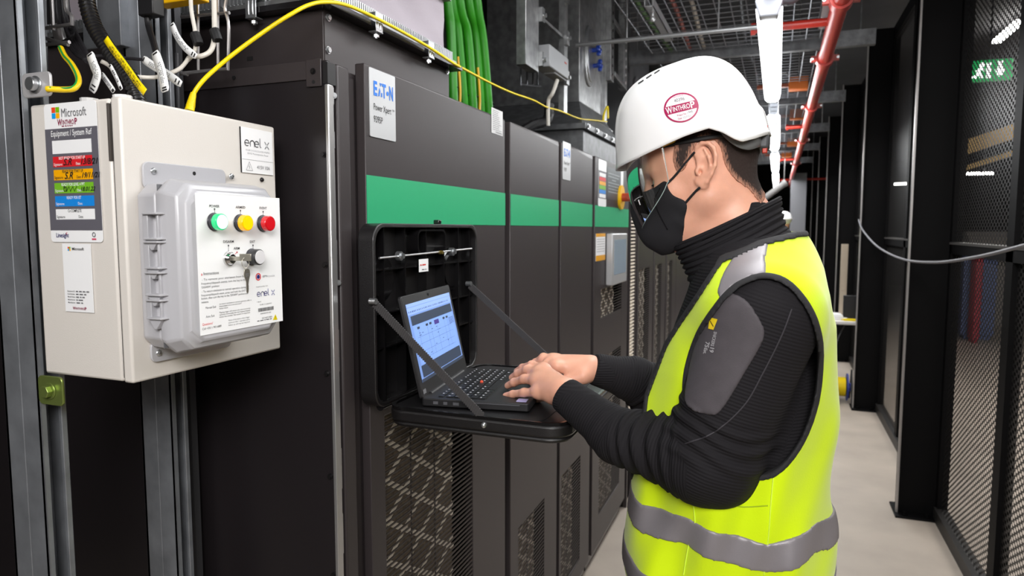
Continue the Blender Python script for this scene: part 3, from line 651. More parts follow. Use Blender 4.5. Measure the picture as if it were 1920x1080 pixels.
part('webbing_strap', strap((CX+.040, s2.y+.002, s2.z-.004), (-.50, ly1-.004, LZT+.004), (.5, 0, .86)), STRAP, t, label='far black webbing strap')
part('strap_bolt', MB().cyl((CX+.032, s2.y, s2.z), (CX+.046, s2.y, s2.z), .006, 12), ZINC, t)
# ================================================================ LAPTOP
th = math.radians(8.5); LO = Vector((-.650, 1.178, LZT+.003)); LD = Vector((math.cos(th), math.sin(th), 0)); LW = Vector((-math.sin(th), math.cos(th), 0)); UP = Vector((0, 0, 1))
DEP, WID = .218, .308
LAPB = mat('laptop_black', '#1b1a1c', .5, bump=.1, bscale=1500); KEY = mat('key_black', '#121214', .45)
t = thing('laptop', 'open black laptop with lit diagram on its screen, standing on the fold-down shelf', 'laptop', LO+LD*.1+LW*.15)
b = MB().prism(rrect(DEP, WID, .006), LO, LD, LW, UP*.016)
base = part('base', b, LAPB, t, bevel=.002)
fr = Frame(LO+UP*.0162, LW, -LD)   # x along the width, y towards the hinge (negative depth)
def kb(x, y): return LO+LW*x+LD*y+UP*.0162
part('keyboard_well', MB().add([kb(.012, .028), kb(WID-.012, .028), kb(WID-.012, .130), kb(.012, .130)], [(0, 1, 2, 3)]), mat('well', '#060607', .5), base)
b = MB(); lg = MB()
for r in range(6):
    nk = 15 if r else 16
    for k in range(nk):
        kw = (WID-.028)/nk; x = .014+k*kw; y = .031+r*.0163; hh = .0145 if r else .010
        if r == 5 and 4 <= k <= 8:
            if k > 4: continue
            b.obox(kb(x+kw*2.5, y+hh/2)+UP*.001, LW*kw*2.4, LD*hh/2, UP*.0011); continue
        b.obox(kb(x+kw/2, y+hh/2)+UP*.001, LW*kw*.44, LD*hh/2, UP*.0011)
        if random.random() < .9: lg.obox(kb(x+kw*.35, y+hh*.35)+UP*.0023, LW*.0014, LD*.0018, UP*.0001)
part('keys', b, KEY, base); part('key_lettering', lg, mat('key_print', '#d8d8dc', .5), base)
part('pointing_stick', MB().ball(kb(WID*.49, .083)+UP*.003, .004, 10), mat('nub_red', '#d94a2a', .6), base)
part('touchpad', MB().obox(kb(WID*.49, .180), LW*.05, LD*.028, UP*.0006), mat('pad', '#202024', .35), base)
part('palm_sticker', MB().obox(kb(.025, .200), LW*.012, LD*.010, UP*.0005), mat('sticker_lilac', '#b9b3e0', .3), base)
b = MB()
for k, (x, w_) in enumerate(((.018, .010), (.038, .008), (.060, .012))): b.obox(LO+LD*(x+.012)+LW*(-.0003)+UP*.008, LD*w_/2, LW*.0006, UP*.0028)
b.obox(LO+LD*.15+UP*.012, LD*.05, LW*.0005, UP*.0008)
part('side_ports', b, mat('port_grey', '#6f6f74', .4, .5), base)
# lid
top_l = at(741, 551, X=-.700); lean = math.radians(12.5)
HN = LO+LD*.004+UP*.014; SV = (UP*math.cos(lean)-LD*math.sin(lean)).normalized(); LH = .208
SN = LW.cross(SV).normalized()
lid = part('screen_lid', MB().prism(rrect(WID, LH, .006), HN-SN*.008, LW, SV, SN*.008), LAPB, t, bevel=.0015)
part('lid_hinge', MB().cyl(HN+LW*.04, HN+LW*(WID-.04), .006, 12), LAPB, t)
fs = Frame(HN+SN*.0003, LW, SV); b = MB()
SX0, SX1, SY0, SY1 = .014, WID-.014, .030, LH-.018
m = MB(); fs.rect(m, SX0, SX1, SY0, SY1, 0, .0002)
SE = .34
def scr(n, c): return mat(n, c, .3, emit=c, estr=SE, spec=.3)
dsp = part('display', m, scr('display_blue', '#7896d2'), lid, label='blue tinted lit screen'); m = MB()
w_, h_ = SX1-SX0, SY1-SY0
def sr(x0, x1, y0, y1, mi, l=.0006): fs.rect(m, SX0+w_*x0, SX0+w_*x1, SY0+h_*y0, SY0+h_*y1, mi, l)
sr(.0, 1, .955, 1, 0); sr(.0, 1, .86, .95, 0, .0005); sr(.04, .97, .72, .84, 1); sr(.04, .97, .05, .20, 1); sr(0, 1, 0, .04, 1); sr(.045, .965, .205, .715, 3)
for k in range(26): sr(.02+.035*k, .02+.035*k+random.uniform(.008, .022), .885, .905, 2, .0008)
for x in (.12, .30, .38, .52, .70, .78): sr(x, x+.05, .655, .685, 1, .0008); sr(x+.023, x+.026, .26, .655, 2, .0008)
sr(.49, .60, .63, .69, 4, .0009)
for y in (.55, .46, .36, .27): sr(.1, .9, y, y+.003, 2, .0008)
for k in range(14): 
    x = random.uniform(.08, .85); y = random.uniform(.25, .62); sr(x, x+.03, y, y+.008, 2, .0009)
for k in range(5): sr(.84, .96, .64-.02*k, .648-.02*k, 2, .0009)
part('screen_contents', m, [scr('scr_pale', '#93b0ea'), mat('scr_grey', '#3a4456', .3, emit='#3a4456', estr=.3), mat('scr_line', '#4d6396', .3, emit='#4d6396', estr=.3), scr('scr_page', '#84a6e6'), mat('scr_purple', '#4a3f8a', .3, emit='#4a3f8a', estr=.3)], dsp)
part('camera_slot', MB().cyl(fs.p(WID/2, LH-.009, 0), fs.p(WID/2, LH-.009, .001), .003, 10), DARK, lid)
m = MB(); fs.rect(m, .006, .022, .008, .017, 0, .0006); part('maker_mark', m, INKG, lid)
# ================================================================ ABOVE THE CABINETS
PX = -.83; PY0, PY1, PZ = 1.133, 1.677, 2.022
t = thing('plenum_box', 'black sheet metal plenum box with bolts on top of the nearest cabinet', 'plenum', (-1.2, 1.4, CTOP))
part('plenum_body', MB().box(-1.62, PX, PY0, PY1, 1.86, PZ+.03), BLK, t, bevel=.002)
part('seam_flange', MB().box(PX, PX+.002, PY0+.001, PY0+.022, 1.88, PZ+.02), BLK, t)
for px, py in ((615, 33), (615, 94), (838, 134)):
    p = at(px, py, X=PX+.002); part('plenum_bolt', MB().bolt((PX+.002, p.y, p.z), (1, 0, 0), .0055, .005), ZINC, t)
part('overhanging_lip', MB().box(-1.62, -.80, PY0-.03, PY1+.02, PZ+.0, PZ+.012), BLKG, t, bevel=.001)
part('side_slot', MB().box(at(469, 110, Y=PY0).x-.007, at(469, 110, Y=PY0).x+.007, PY0-.001, PY0, at(469, 110, Y=PY0).z-.004, at(469, 110, Y=PY0).z+.004), DARK, t)
part('top_panel_ledge', MB().box(-1.7, -.83, PY0-.02, PY0, 1.86, 1.878), BLK, t)
t = thing('flexible_duct_connector', 'pale lilac fabric duct connector with serrated steel flanges above the black plenum box', 'duct connector', (-1.2, 1.4, 2.04))
fl = MB(); z = PZ+.012
fl.box(-1.62, -.812, PY0-.02, PY1+.01, z, z+.012); fl.box(-1.60, -.822, PY0-.01, PY1+.0, z+.012, z+.036)
part('lower_flange', fl, GALV, t, bevel=.001)
b = MB()
n_ = 70
for k in range(n_):
    y = PY0+.0+k*(PY1-PY0)/n_; b.box(-.826, -.818, y, y+.004, z+.015, z+.034)
for k in range(80):
    x = -1.60+k*.0098; b.box(x, x+.005, PY0-.016, PY0-.008, z+.015, z+.034)
part('serrated_edge', b, ZINC, t)
# sagging cloth between the two flanges
nv = 40; b = MB()
def ring(zz, inset, j): 
    pts = []
    X0, X1, Y0, Y1 = -1.58+inset, -.84-inset, PY0+.01+inset, PY1-.01-inset
    for (xa, ya), (xb, yb) in (((X1, Y0), (X1, Y1)), ((X1, Y1), (X0, Y1)), ((X0, Y1), (X0, Y0)), ((X0, Y0), (X1, Y0))):
        for k in range(nv):
            f = k/nv; x = xa+(xb-xa)*f; y = ya+(yb-ya)*f; s = .012*math.sin(f*math.pi)*math.sin(j/8*math.pi)+.003*math.sin(f*17+j*.8)*math.sin(j/8*math.pi)
            nx, ny = (1, 0) if xa == xb == X1 else (-1, 0) if xa == xb else (0, 1) if ya == Y1 else (0, -1)
            pts.append((x-nx*s*1.2, y-ny*s*1.2, zz))
    return pts
rows = [ring(z+.036+.13*j/8, .0, j) for j in range(9)]; N4 = 4*nv
b.add([p for r in rows for p in r], [(j*N4+k, j*N4+(k+1) % N4, (j+1)*N4+(k+1) % N4, (j+1)*N4+k) for j in range(8) for k in range(N4)])
part('cloth', b, mat('duct_cloth', '#a39aa2', .75, bump=.3, bscale=500), t, smooth=60)
fl = MB(); z2 = z+.166
fl.box(-1.60, -.822, PY0-.01, PY1, z2, z2+.022); fl.box(-1.62, -.805, PY0-.02, PY1+.03, z2+.022, z2+.034); part('upper_flange', fl, GALV, t, bevel=.001)
for y in (1.3, 1.5, 1.68): part('flange_bolt', MB().bolt((-.812, y, z2+.021), (0, 0, -1), .006, .01), ZINC, t)
one('supply_duct', MB().box(-1.58, -.84, PY0+.01, PY1-.01, z2+.035, 3.4).box(-1.59, -.83, PY0, PY1, z2+.4, z2+.42).box(-1.59, -.83, PY0, PY1, z2+.8, z2+.82), GALV, 'square galvanised supply duct rising above the lilac connector', 'duct', bevel=.002)
# flange clamps
for i, (px, py, side) in enumerate(((475, 36, 0), (710, 50, 1), (808, 88, 1))):
    t = thing('flange_clamp', ('shiny flange clamp on the plenum’s left side, above the yellow cable', 'shiny flange clamp on the plenum lip, middle of the three', 'shiny flange clamp on the plenum lip, the one nearest the green pipes')[i], 'clamp', (0, 0, 0), 'flange clamps')
    if side:
        p = at(px, py, X=-.795); n, u = Vector((1, 0, 0)), Vector((0, 1, 0)); p.x = -.798
    else:
        p = at(px, py, Y=PY0-.028); n, u = Vector((0, -1, 0)), Vector((1, 0, 0)); p.y = PY0-.030
    k = UP; b = MB(); c = Vector((p.x, p.y, PZ+.010)) if True else p
    b.obox(c+n*.004+k*.000, u*.013, n*.0012, k*.020); b.obox(c-n*.006+k*.020, u*.013, n*.011, k*.0012); b.obox(c-n*.004-k*.019, u*.013, n*.010, k*.0012)
    for s in (-1, 1): b.obox(c+n*.0055+u*s*.005, u*.0012, n*.0012, k*.014)
    part('clamp_jaw', b, ZINC, t, bevel=.0008)
    b = MB().cyl(c-n*.004-k*.021, c-n*.004-k*.031, .003, 8).cyl(c-n*.004-k*.024, c-n*.004-k*.029, .0065, 6); part('clamp_screw', b, ZINC, t)
# green conduits
GP = mat('conduit_green', '#2c8a16', .42)
cw = ['leftmost', 'second from left', 'middle', 'fourth from left', 'rightmost']
for i, (bx, by, mx_, my, tx) in enumerate(((850, 172, 845, 60, 838), (872, 182, 858, 60, 846), (888, 190, 877, 70, 860), (903, 198, 893, 70, 877), (919, 206, 906, 80, 893))):
    xx = -.98-.02*(i % 2); p = at(bx, by, X=xx); m_ = at(mx_, my, X=xx); q = at(tx, -12, X=xx)
    p.z = 1.90; q2 = q+Vector((0, -.1, .5))
    t = thing('green_conduit', cw[i]+' of the green ribbed pipes rising behind the nearest cabinet', 'conduit', p, 'green pipes')
    part('pipe', MB().tube([p, p+Vector((0, 0, .06)), m_, q, q2], .0160, 12, sub=10), GP, t)
    part('pipe_socket', MB().cyl(p+UP*.02, p+UP*.055, .0185, 14), BLKR, t); part('pipe_ring', MB().cyl(p+UP*.075, p+UP*.078, .0172, 14).cyl(p+UP*.15, p+UP*.152, .0172, 14), DARK, t)
    if i < 4: part('yellow_tag', MB().tube([p+Vector((.008, .018, .05)), p+Vector((.012, .026, .14)), p+Vector((.01, .014, .25))], .0042, 6, sub=4), mat('tag_yellow', '#d8a400', .45), t, label='hanging yellow strip')
# struts, grey box, duct and ladder beyond
def strut(b, x0, x1, y0, y1, z0, z1): b.box(x0, x1, y0, y1, z0, z1)
a = at(986, 120, X=-.90); c = at(1010, 120, X=-.90)
t = thing('suspended_strut', 'galvanised strut hanging between the green pipes and the round hatch duct', 'strut', (-.9, (a.y+c.y)/2, a.z))
part('strut_channel', MB().box(-.94, -.90, a.y, c.y, a.z, 3.4), GALV, t, bevel=.002)
b = MB(); c2 = at(1064, 120, X=-.90)
b.box(-.925, -.90, c2.y-.05, c2.y, a.z-.1, 3.4)
part('slotted_rail', b, GALV, t)
for zz in (a.z+.05, a.z+.22, a.z+.40, a.z+.62):
    part('cross_arm', MB().box(-.92, -.905, c.y, c2.y, zz, zz+.012).box(-.90, -.885, c.y-.0, c.y+.03, zz-.025, zz+.03).box(-.90, -.885, c2.y-.06, c2.y-.02, zz-.03, zz+.03), GALV, t)
    part('arm_bolt', MB().bolt((-.885, c.y+.015, zz), (1, 0, 0), .009, .012).bolt((-.885, c2.y-.04, zz), (1, 0, 0), .009, .012), ZINC, t)
a = at(1031, 82, X=-.86); c = at(1066, 152, X=-.86)
t = thing('small_grey_box', 'small grey junction box with red mark on the suspended strut', 'junction box', (-.88, a.y, c.z))
part('box_body', MB().box(-.93, -.86, a.y, c.y, at(1031, 124, X=-.86).z, a.z), mat('box_grey', '#8d8e91', .45), t, bevel=.004)
part('lower_half', MB().box(-.92, -.87, a.y+.10, c.y, c.z, at(1031, 122, X=-.86).z), mat('box_grey', '#8d8e91', .45), t, bevel=.003)
part('red_mark', MB().box(-.8598, -.859, c.y-.06, c.y-.03, a.z-.03, a.z-.024), RED, t)
g1, g2, g3 = at(1045, 150, X=-.87), at(1036, 175, X=-.88), at(1028, 190, X=-.9)
one('white_drop_cable', MB().tube([g1, g2, g3, g3+Vector((0, 0, -.1))], .008, 8, sub=6), mat('drop_white', '#b7b2aa', .5), 'short white cable dropping from the small grey box', 'cable')
g1, g2, g3 = at(1030, 195, X=-.95), at(1025, 225, X=-.95), at(992, 238, X=-1.0)
one('black_corrugated_hose', MB().tube([g1, g2, g3, g3+Vector((-.1, -.1, -.1))], .02, 10, sub=8, rib=.003), BLKR, 'black corrugated hose curving down behind the second cabinet’s top', 'hose')
one('wire_basket_drop', (lambda b: [b.cyl(at(px, 40, X=-1.0), Vector(at(px, 160, X=-1.0)), .004, 6) for px in (976, 988, 999, 1008)] and [b.cyl(at(976, py, X=-1.0), at(1014, py+4, X=-1.0), .004, 6) for py in (118, 158)] and b)(MB()), WIRE, 'narrow wire basket hanging behind the suspended strut', 'basket')
a = at(1086, 190, X=-.98); c = at(1128, 190, X=-.98)
t = thing('hatched_duct', 'galvanised duct with oval access hatch and two blue knobs beside the helmet', 'duct', (-1.2, (a.y+c.y)/2, a.z))
part('duct_body', MB().box(-1.5, -.98, a.y, c.y, a.z, 3.4), GALV, t, bevel=.003)
part('corner_angle', MB().box(-.98, -.96, c.y, c.y+.05, a.z-.1, 3.4).box(-1.0, -.975, c.y-.02, c.y, a.z, 3.4), GALV, t)
hc = at(1104, 106, X=-.98)
b = MB(); n_ = 30
for rr, x_ in ((1, .012), (.86, .02)):
    b.prism([(rr*.095*math.copysign(abs(math.cos(q))**.8, math.cos(q)), rr*.16*math.copysign(abs(math.sin(q))**.8, math.sin(q))) for q in np.linspace(0, 2*math.pi, n_, endpoint=False)], (-.98, hc.y, hc.z), (0, 1, 0), (0, 0, 1), (x_, 0, 0))
hh = part('access_hatch', b, ZINC, t, bevel=.003)
for dz in (.03, -.045):
    b = MB().cyl((-.96, hc.y+.01-dz*.4, hc.z+dz), (-.93, hc.y+.01-dz*.4, hc.z+dz), .012, 12)
    for q in range(4): b.ball((-.925, hc.y+.01-dz*.4+.02*math.cos(q*1.57), hc.z+dz+.02*math.sin(q*1.57)), .014, 8)
    part('blue_knob', b, mat('knob_blue', '#1c3f9e', .35), hh)
b = MB(); z_ = a.z
b.add([(-.98, a.y, z_), (-.98, c.y, z_), (-1.5, c.y, z_), (-1.5, a.y, z_), (-.88, a.y-.30, z_-.16), (-.88, c.y+.05, z_-.16), (-1.6, c.y+.05, z_-.16), (-1.6, a.y-.30, z_-.16)],
      [(0, 4, 5, 1), (1, 5, 6, 2), (2, 6, 7, 3), (3, 7, 4, 0)])
b.box(-1.62, -.86, a.y-.32, c.y+.07, z_-.185, z_-.16).box(-1.6, -.88, a.y-.28, c.y+.03, z_-.30, z_-.185)
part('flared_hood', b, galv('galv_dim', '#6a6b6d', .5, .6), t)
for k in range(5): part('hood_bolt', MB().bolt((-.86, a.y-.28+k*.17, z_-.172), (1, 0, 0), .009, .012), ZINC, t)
# perforated ladder posts
for i, (pa, pb_, Xx, zb) in enumerate(((1145, 1151, -.93, 150), (1170, 1176, -.93, 165))):
    a = at(pa, zb, X=Xx); c = at(pb_, zb, X=Xx)
    t = thing('perforated_post', ('left', 'right')[i]+' perforated steel post of the pair close left of the helmet', 'post', (Xx, a.y, a.z), 'perforated posts')
    part('post_body', MB().box(Xx-.04, Xx, a.y, c.y, a.z, 3.4), GALV, t, bevel=.002)
    b = MB()
    for k in range(26): b.cyl((Xx, (a.y+c.y)/2, a.z+.04+k*.05), (Xx+.002, (a.y+c.y)/2, a.z+.04+k*.05), .009, 8)
    part('post_holes', b, WHITE if i else DARK, t)
    ends = (a, c) if i == 0 else (e0, a)
    if i == 0: e0 = a
q = at(1172, 60, X=-.93); p = at(1147, 60, X=-.93)
for i, (pya, pyb) in enumerate(((40, 62), (138, 160))):
    p = at(1150, pya, X=-.935); q = at(1171, pyb-4, X=-.935)
    one('ladder_rung', MB().bar(p, Vector((p.x, q.y, p.z-.02)), .02, .03), GALV, ('upper', 'lower')[i]+' steel rung joining the two perforated posts left of the helmet', 'rung', 'rungs', bevel=.002)
a = at(1176, 100, X=-1.0)
t = thing('plain_duct', 'plain grey duct with faint oval hatch directly behind the helmet peak', 'duct', (-1.3, a.y+.6, 2.0))
part('duct_body', MB().box(-1.6, -1.0, a.y+.1, a.y+.85, 1.98, 3.4), mat('duct_grey', '#77787b', .4, .6, var=.1), t, bevel=.004)
hc = at(1185, 165, X=-1.0); part('access_hatch', MB().cyl((-1.0, hc.y+.12, hc.z), (-.985, hc.y+.12, hc.z), .10, 24), mat('hatch_pale', '#8e8f92', .4, .6), t)
a, c = at(1119, 215, X=-.93), at(1141, 300, X=-.93)
one('black_riser', MB().box(-1.05, -.93, a.y, c.y+.1, 1.9, at(1119, 226, X=-.93).z).box(-1.04, -.94, a.y+.01, c.y+.09, at(1119, 226, X=-.93).z, at(1119, 222, X=-.93).z), BLKG, 'black riser duct where the yellow network cable ends, beside the helmet', 'riser', bevel=.004)
one('yellow_marker', MB().tube([at(1131, 226, X=-.925), at(1133, 212, X=-.925), at(1139, 200, X=-.925), at(1140, 222, X=-.925)], .006, 6, sub=4), YEL, 'loop of yellow marker strip on the black riser', 'marker')
# ================================================================ ELECTRICAL ENCLOSURE
EX, EY0, EY1, EZ0, EZ1 = -.84, .690, .998, 1.383, 1.781
t = thing('electrical_enclosure', 'cream wall enclosure with stickers, bolted to the galvanised strut', 'enclosure', (-.93, .85, EZ0))
part('enclosure_body', MB().box(-1.022, -.862, EY0+.001, EY1-.004, EZ0+.001, EZ1-.001), CREAM, t, bevel=.004)
part('door', MB().box(-.8585, EX, EY0, EY1, EZ0, EZ1), CREAM, t, bevel=.0035)
part('door_gap', MB().box(-.8625, -.858, EY0+.004, EY1-.008, EZ0+.006, EZ1-.006), DARK, t)
a, c = at(233, 190, Y=EY0), at(237, 300, Y=EY0)
part('hinge_slot', MB().box(-.8655, -.8615, EY0-.0004, EY0+.004, c.z, a.z), mat('slot_brown', '#4a4440', .6), t, bevel=.0005)
FS = lambda px0, py0, px1, py1: (at(px0, py0, Y=EY0), at(px1, py1, Y=EY0))
# tall status sticker on the side: x from X(88@) to X(188@)
xl, xr = at(90, 320, Y=EY0).x, at(188, 320, Y=EY0).x; zt, zb = at(140, 191, Y=EY0).z, at(145, 454, Y=EY0).z
fr = Frame((xl, EY0, zb), (1, 0, 0), (0, 0, 1)); W, H = xr-xl, zt-zb
m = MB(); fr.rect(m, 0, W, 0, H, 0, .0004, th=.0006, rad=.006); fr.rect(m, 0, W, H*.085, H*.82, 1, .0012)
fr.rect(m, W*.13, W*.88, H*.64, H*.735, 0, .0015)
bars = [(.545, .62, 2), (.45, .525, 3), (.355, .43, 4), (.26, .335, 5), (.165, .24, 0)]
for a, b_, ci in bars: fr.rect(m, W*.13, W*.88, H*a, H*b_, ci, .0015)
sq = .0075
for k, ci in enumerate(('#f04a22', '#7ebb00', '#12a0ec', '#ffb400')): TAGM.append(mat('ms%d' % k, ci, .4))
X0_, Y0_ = W*.155, H*.893
for k, (dx, dy) in enumerate(((0, 1), (1, 1), (0, 0), (1, 0))): fr.rect(m, X0_+dx*sq*1.1, X0_+dx*sq*1.1+sq, Y0_+dy*sq*1.1, Y0_+dy*sq*1.1+sq, 6+k, .0015)
lb = part('status_sticker', m, TAGM, t, label='tall white and slate sticker with five coloured bars')
m = MB(); L = .0018
fr.text(m, 'Microsoft', W*.335, H*.900, .0170, 5, .0, width=W*.48, lift=L)
fr.text(m, 'Equipment / System Ref', W*.12, H*.765, .012, 1, .008, width=W*.78, lift=L)
def mk(t_, x, y, s, mi, wd=None, bold=0.008): fr.text(m, t_, W*x, H*y, s, mi, bold, width=None if wd is None else W*wd, lift=L)
mk('W', .26, .842, .0125, 2, .09, .02); mk('INTHRO', .355, .845, .0095, 2, .22, .01); mk('P', .585, .842, .0125, 2, .05, .02); greek(fr, m, W*.34, W*.56, H*.832, H*.010, 2, lift=L)
for (y, s, mi, xx, ww) in ((.597, 'NOT READY FOR START UP', 1, .25, .5), (.502, 'READY FOR START UP', 0, .30, .4), (.407, 'READY FOR LEVEL 4 FPT', 1, .27, .45), (.312, 'READY FOR IST', 1, .36, .28), (.217, 'Cx COMPLETE', 0, .37, .26)): mk(s, xx, y, .006, mi, ww)
for y, mi in ((.555, 1), (.46, 0), (.365, 1), (.27, 1), (.175, 0)): mk('Signature:', .145, y, .0055, mi, .17, .003); mk('Date:', .57, y, .0055, mi, .09, .003)
mk('Linesight', .11, .035, .009, 3, .25, .01); fr.line(m, [(W*.33, H*.055), (W*.30, H*.062), (W*.33, H*.07)], .0008, 4, L)
fr.disc(m, W*.84, H*.055, .0035, 5, L, r0=.0022); fr.rect(m, W*.80, W*.88, H*.018, H*.028, 4, L)
def scribble(s, x, y, sz): fr.text(m, s, W*x, H*y, sz, 0, .012, slant=.35, lift=.0022)
scribble('S.R', .33, .556, .0135); scribble('13/8/21', .65, .558, .0115); scribble('S.R', .34, .458, .0135); scribble('19/11/21', .66, .462, .0105); scribble('18.01.22', .63, .368, .0085)
fr.line(m, [(W*(.32+.025*k), H*(.385+.02*math.sin(k*2.1))) for k in range(11)], .0007, 0, .0022); fr.line(m, [(W*.32, H*.37), (W*.32, H*.405), (W*.38, H*.395), (W*.36, H*.37), (W*.32, H*.37)], .0008, 0, .0022)
part('sticker_lettering', m, [INK, WHITE, mat('ink_burgundy', '#8c1d45', .5), mat('ink_navy', '#2b2a6b', .5), mat('ink_rose', '#d0355a', .5), INKG], lb)
# lower sticker (code panel left blank)
xl, xr = at(121, 520, Y=EY0).x, at(174, 520, Y=EY0).x; zt, zb = at(145, 457, Y=EY0).z, at(150, 585, Y=EY0).z
fr = Frame((xl, EY0, zb), (1, 0, 0), (0, 0, 1)); W, H = xr-xl, zt-zb; m = MB(); fr.rect(m, 0, W, 0, H, 0, .0004, th=.0006)
sq = .0028
for k, (dx, dy) in enumerate(((0, 1), (1, 1), (0, 0), (1, 0))): fr.rect(m, W*.2+dx*sq*1.1, W*.2+dx*sq*1.1+sq, H*.895+dy*sq*1.1, H*.895+dy*sq*1.1+sq, 1+k, .0013)
lb = part('asset_sticker', m, [WHITE]+TAGM[6:10], t, label='narrow white sticker'); m = MB()
mk('Microsoft', .36, .905, .006, 0, .42, .006)
for k, s in enumerate(('Equipment ID', 'Serial Number', 'Model Name', 'Model Number', 'Manufacturer')): mk(s, .12, .295-.042*k, .003, 0, .26, .004); greek(fr, m, W*.42, W*(.9-.06*k), H*(.295-.042*k), .0028, 1, lift=L)
mk('W', .28, .035, .006, 2, .1, .02); mk('INTHRO', .385, .037, .0045, 2, .30, .01); mk('P', .69, .035, .006, 2, .07, .02)
part('sticker_lettering', m, [INK, INKG, MATS['ink_burgundy']], lb)
# name plate on the door
a, c = at(450, 250, X=EX), at(511, 332, X=EX); fr = Frame((EX, a.y, at(480, 326, X=EX).z), (0, 1, 0), (0, 0, 1)); W, H = c.y-a.y, at(480, 243, X=EX).z-at(480, 326, X=EX).z
m = MB(); fr.rect(m, 0, W, 0, H, 0, .0004, th=.0016); nl = part('name_plate', m, mat('plate_white', '#efeeee', .35), t, bevel=.0004)
part('plate_edge', MB().box(EX, EX+.0018, a.y-.0012, a.y, fr.o.z, fr.o.z+H), DARK, nl)
m = MB(); L = .0026
def mk2(t_, x, y, s, mi, wd=None, bold=0.0): fr.text(m, t_, W*x, H*y, s, mi, bold, width=None if wd is None else W*wd, lift=L)
def enelx(x, y, w_, mi, fr=fr, m=m, L=L):
    """the rounded maker lettering drawn as strokes"""
    s = w_/5.2; lw = s*.13
    def arc(cx, cy, r, a0, a1, n=14): return [(cx+r*math.cos(math.radians(a0+(a1-a0)*k/n)), cy+r*math.sin(math.radians(a0+(a1-a0)*k/n))) for k in range(n+1)]
    r = s*.42
    for ex in (x+r, x+r+s*2.0): fr.line(m, [(ex-r, y+r), (ex+r, y+r)]+arc(ex, y+r, r, 0, 305), lw, mi, L)
    fr.line(m, [(x+s*1.1, y)]+arc(x+s*1.1+r, y+r, r, 180, 0)+[(x+s*1.1+2*r, y)], lw, mi, L)
    fr.line(m, [(x+s*3.1, y+s*1.3), (x+s*3.1, y+s*.15), (x+s*3.3, y)], lw, mi, L)
    cx, cy = x+s*4.55, y+r
    for sx_ in (-1, 1):
        for sy_ in (-1, 1): fr.line(m, [(cx+sx_*s*.1, cy+sy_*s*.12), (cx+sx_*s*.42, cy+sy_*s*.5)], lw, mi, L)
enelx(W*.10, H*.60, W*.80, 0)
mk2('DUB13-COLO2-CE3-PGP01', .12, .49, .004, 1, .76); mk2('EDGI Participation Panel', .17, .42, .004, 1, .66)
fr.rect(m, 0, W, H*.295, H*.30, 0, L)
tri = [(W*.12, H*.06), (W*.22, H*.25), (W*.32, H*.06), (W*.12, H*.06)]; fr.line(m, tri, .0006, 0, L); fr.line(m, [(W*.225, H*.19), (W*.20, H*.14), (W*.235, H*.14), (W*.215, H*.09)], .0006, 0, L)
mk2('415V 10A', .46, .11, .009, 0, .42)
part('plate_lettering', m, [INKG, mat('ink_lightgrey', '#9a9a9c', .5)], nl)
part('plate_screw', MB().ball((EX+.001, at(490, 337, X=EX).y, at(490, 337, X=EX).z), .004, 12), mat('screw_black', '#2a2829', .25, .6), t)
# lugs
for (px0, py0, px1, py1, green) in ((44, 137, 97, 192, 0), (74, 706, 119, 750, 1)):
    a, c = at(px0, py0, X=-1.016), at(px1, py1, X=-1.016)
    mt = mat('lug_olive', '#8a9a52', .35, .7) if green else mat('lug_cast', '#bcbabb', .45, .35, bump=.2, bscale=400)
    ym = max(a.y, .63); wl = (a.z-c.z)
    A_, B_ = at(px0, (py0+py1)/2, Y=.686), at(px1, (py0+py1)/2, Y=.686)
    lg_ = part('mounting_lug', MB().prism(rrect(B_.x-A_.x, wl, .008), (A_.x, .688, c.z), (1, 0, 0), (0, 0, 1), (0, -.004, 0)), mt, t, bevel=.001, label='olive green passivated mounting lug' if green else 'pale grey mounting lug')
    cc = ((A_.x+B_.x)/2, .684, (a.z+c.z)/2)
    b = MB().cyl(cc, (cc[0], .682, cc[2]), .0125, 24).cyl((cc[0], .682, cc[2]), (cc[0], .674, cc[2]), .0095, 6 if green else 18)
    part('lug_bolt', b, mt if green else ZINC, lg_, bevel=.0008)
# glands on top of the enclosure
for px, col in ((170, WPL), (228, WPL), (262, BLKR), (358, YEL)):
    pass
# ================================================================ GREY CONTROL BOX ON THE DOOR
KX = -.752; ky0, ky1 = at(352, 480, X=KX).y-.012, at(530, 480, X=KX).y; kz1, kz0 = at(440, 341, X=KX).z, at(440, 650, X=KX).z
t = thing('control_box', 'light grey plastic control box with three round lamps on the cream enclosure’s door', 'control box', (EX, (ky0+ky1)/2, kz0))
a, c = at(270, 305, X=EX), at(440, 682, X=EX)
for zz0, zz1, nm in ((kz1-.014, at(285, 304, X=EX).z, 'top'), (at(275, 682, X=EX).z, kz0+.014, 'bottom')):
    fl_ = part('mounting_flange', MB().prism([(x, y) for x, y in rrect(.155, zz1-zz0, .010)], (EX+.0005, at(272, 490, X=EX).y, zz0), (0, 1, 0), (0, 0, 1), (.004, 0, 0)), LGREY, t, bevel=.001)
    for px, py in (((288, 321), (434, 331)) if nm == 'top' else ((298, 662),)):
        p = at(px, py, X=EX+.0045); b = MB().ball((EX+.0045, p.y, p.z), .0052, 14, sc=(.55, 1, 1)); b.obox((EX+.0078, p.y, p.z), (.0004, 0, 0), (0, .0028, .001), (0, -.0003, .0008)); b.obox((EX+.0078, p.y, p.z), (.0004, 0, 0), (0, -.001, .0028), (0, .0008, .0003))
        part('flange_screw', b, ZINC, fl_)
    if nm == 'top':
        p = at(364, 324, X=EX+.0045); part('flange_hole', MB().cyl((EX+.0046, p.y, p.z-.001), (EX+.005, p.y, p.z-.001), .003, 12), DARK, fl_)
def cham(W, H, r): return [(r, 0), (W-r, 0), (W, r), (W, H-r), (W-r, H), (r, H), (0, H-r), (0, r)]
